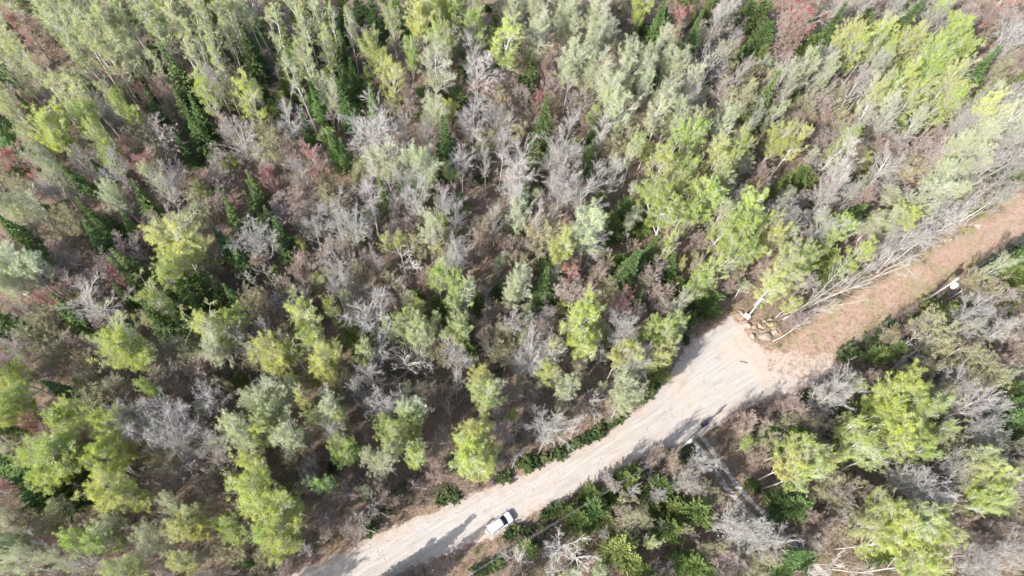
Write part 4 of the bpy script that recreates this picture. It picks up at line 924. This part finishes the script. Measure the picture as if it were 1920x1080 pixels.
# ------------------------------------------------------------------ the white car
def car():
    M_W = plain('white_paint', (.80, .80, .80), .28, var=.0); M_W.node_tree.nodes['Principled BSDF'].inputs['Coat Weight'].default_value = .5
    M_G = plain('car_glass', (.012, .018, .03), .06); M_B = plain('black_trim', (.02, .02, .022), .5); M_T = plain('tyre', (.02, .02, .02), .85)
    M_R = plain('rim', (.45, .45, .47), .35, metal=.8); M_H = plain('headlight', (.7, .73, .76), .12); M_TL = plain('tail_light', (.35, .02, .02), .2)
    P, _ = at(936.5, 981.5, .8); root = empty('parked_car', (P[0], P[1], .06), math.radians(33)); root.scale = (.98, .98, .98)
    def loft(nm, secs, m, cap=True, smooth=True, parent=root):
        bm = bmesh.new(); R_ = [[bm.verts.new(p) for p in s] for s in secs]; k = len(secs[0])
        for a, b_ in zip(R_, R_[1:]):
            for i in range(k): bm.faces.new((a[i], a[(i + 1) % k], b_[(i + 1) % k], b_[i]))
        if cap: bm.faces.new(R_[0][::-1]); bm.faces.new(R_[-1])
        bmesh.ops.recalc_face_normals(bm, faces=bm.faces)
        me = bpy.data.meshes.new(nm); bm.to_mesh(me); bm.free(); me.materials.append(m)
        for p in me.polygons: p.use_smooth = smooth and len(p.vertices) == 4
        return link(nm, me, parent)
    # lower body: cross sections along x
    def sec(x, w, zb, zt, k=28, e=3.4):
        out = []
        for i in range(k):
            a = 2 * math.pi * i / k; ca, sa = math.cos(a), math.sin(a)
            y = w * math.copysign(abs(ca) ** (2 / e), ca); z = (zt + zb) / 2 + (zt - zb) / 2 * math.copysign(abs(sa) ** (2 / e), sa); out.append((x, y, z))
        return out
    body = [(-2.24, .40, .48, .72), (-2.21, .66, .36, .90), (-2.14, .80, .28, 1.02), (-1.95, .885, .24, 1.07), (-1.4, .915, .22, 1.06), (-.6, .92, .22, 1.04), (.3, .92, .22, 1.03), (.85, .915, .22, 1.03), (1.3, .905, .23, .99), (1.7, .88, .25, .93), (1.95, .85, .28, .92), (2.12, .76, .32, .86), (2.21, .60, .38, .78), (2.25, .36, .46, .68)]
    loft('body', [sec(*s) for s in body], M_W)
    # cabin: stacked rounded outlines from belt to roof
    def ring(x0, x1, w0, w1, z, bow=.0, k=9):
        """outline: rear x0 half width w0, front x1 half width w1, front edge bowed forward"""
        out = []
        for i in range(k): t = i / (k - 1); out.append((x1 + bow * math.sin(math.pi * t), w1 - 2 * w1 * t, z))
        for i in range(k): t = i / (k - 1); out.append((x0 - bow * .6 * math.sin(math.pi * t), -w0 + 2 * w0 * t, z))
        return out
    lv = [(-2.10, 1.12, .80, .76, 1.00, .16), (-2.02, .90, .775, .735, 1.14, .15), (-1.90, .62, .73, .69, 1.33, .13), (-1.78, .38, .675, .64, 1.50, .11)]
    loft('window_glass', [ring(*l) for l in lv], M_G, cap=False, smooth=False)
    roof = [(-1.84, .40, .69, .65, 1.49, .11), (-1.82, .35, .68, .64, 1.545, .105), (-1.72, .25, .63, .60, 1.60, .10), (-1.55, .10, .52, .5, 1.635, .08), (-1.2, -.2, .3, .3, 1.65, .05)]
    loft('roof', [ring(*l) for l in roof], M_W)
    def bar(nm, a, b_, w, m, parent=root, k=6):
        V, F = tubes(np.array([a], float), np.array([b_], float), np.array([w]), np.array([w]), k); return link(nm, mesh_np(nm, V, F, [m]), parent)
    for s in (1, -1):
        bar('pillar', (1.12, s * .775, .99), (.37, s * .65, 1.52), .05, M_W); bar('pillar', (-.5, s * .80, 1.0), (-.55, s * .68, 1.52), .045, M_B)
        bar('pillar', (-2.06, s * .80, 1.0), (-1.78, s * .68, 1.52), .075, M_W)
        bar('roof_rail', (-1.55, s * .60, 1.66), (.1, s * .57, 1.64), .018, M_B)
        cube('side_mirror', (.16, .22, .15), (.80, s * 1.02, 1.08), M_W, root, .05)
        cube('door_handle', (.18, .03, .03), (.05, s * .925, .86), M_W, root, .01); cube('door_handle', (.18, .03, .03), (-.85, s * .93, .87), M_W, root, .01)
        h_ = cube('headlight', (.34, .26, .14), (2.02, s * .62, .77), M_H, root, .05, (0, .25, -s * .55))
        t_ = cube('tail_light', (.14, .28, .2), (-2.14, s * .66, .90), M_TL, root, .04, (0, 0, s * .35))
        bar('door_sill', (-1.3, s * .90, .27), (1.2, s * .90, .27), .05, M_B)
        for x in (1.38, -1.36):
            w = empty('wheel', (0, 0, 0)); w.parent = root; w.location = (x, s * .82, .33); w.rotation_euler = (math.pi / 2, 0, 0)
            lathe('tyre', [(.22, -.11), (.31, -.115), (.335, -.08), (.335, .08), (.31, .115), (.22, .11)], M_T, w, k=28)
            lathe('rim', [(.05, -.125), (.20, -.118), (.215, -.10), (.215, .10), (.20, .118), (.05, .125)], M_R, w, k=20)
    # windscreen frame, rear hatch edge, wipers, grille, plate
    cube('rear_spoiler', (.22, 1.16, .04), (-1.95, 0, 1.52), M_W, root, .018, (0, .12, 0))
    cube('grille', (.05, .85, .14), (2.235, 0, .60), M_B, root, .01); cube('license_plate', (.03, .34, .12), (-2.255, 0, .66), M_H, root, .005)
    for s in (.45, -.2): bar('wiper', (1.24, s, 1.035), (.98, s - .42, 1.15), .012, M_B)
    bar('antenna', (-1.6, 0, 1.66), (-1.8, 0, 1.84), .01, M_B)
    tag(root, 'white hatchback-style car with dark windscreen parked on the gravel road', 'car')
car()

# ------------------------------------------------------------------ the dark bin on the clearing's edge
def bin_():
    M_K = plain('black_plastic', (.022, .018, .03), .5, var=.3); M_L = plain('dark_lid', (.10, .08, .13), .4)
    P, _ = at(1320, 795, .5); root = empty('waste_bin', (P[0], P[1], .03), math.radians(32))
    bm = bmesh.new(); bmesh.ops.create_cube(bm, size=1)
    for v in bm.verts: v.co = Vector((v.co.x * (1.15 if v.co.z > 0 else .95), v.co.y * (.75 if v.co.z > 0 else .6), (v.co.z + .5) * .95 + .08))
    bmesh.ops.bevel(bm, geom=bm.edges[:], offset=.05, segments=2, affect='EDGES'); me = bpy.data.meshes.new('bin_body'); bm.to_mesh(me); bm.free(); me.materials.append(M_K); link('bin_body', me, root)
    l = cube('lid', (.85, .55, .06), (.08, .05, 1.06), M_L, root, .02); cube('lid_handle', (.3, .05, .05), (.08, -.3, 1.08), M_K, l if False else root, .015)
    for x in (-.42, .42):
        w = lathe('wheel', [(.03, -.04), (.12, -.04), (.12, .04), (.03, .04)], M_K, root, (x, -.34, .12)); w.rotation_euler = (math.pi / 2, 0, 0)
    tag(root, 'small black bin standing in shade on the edge of the gravel clearing', 'bin')
bin_()
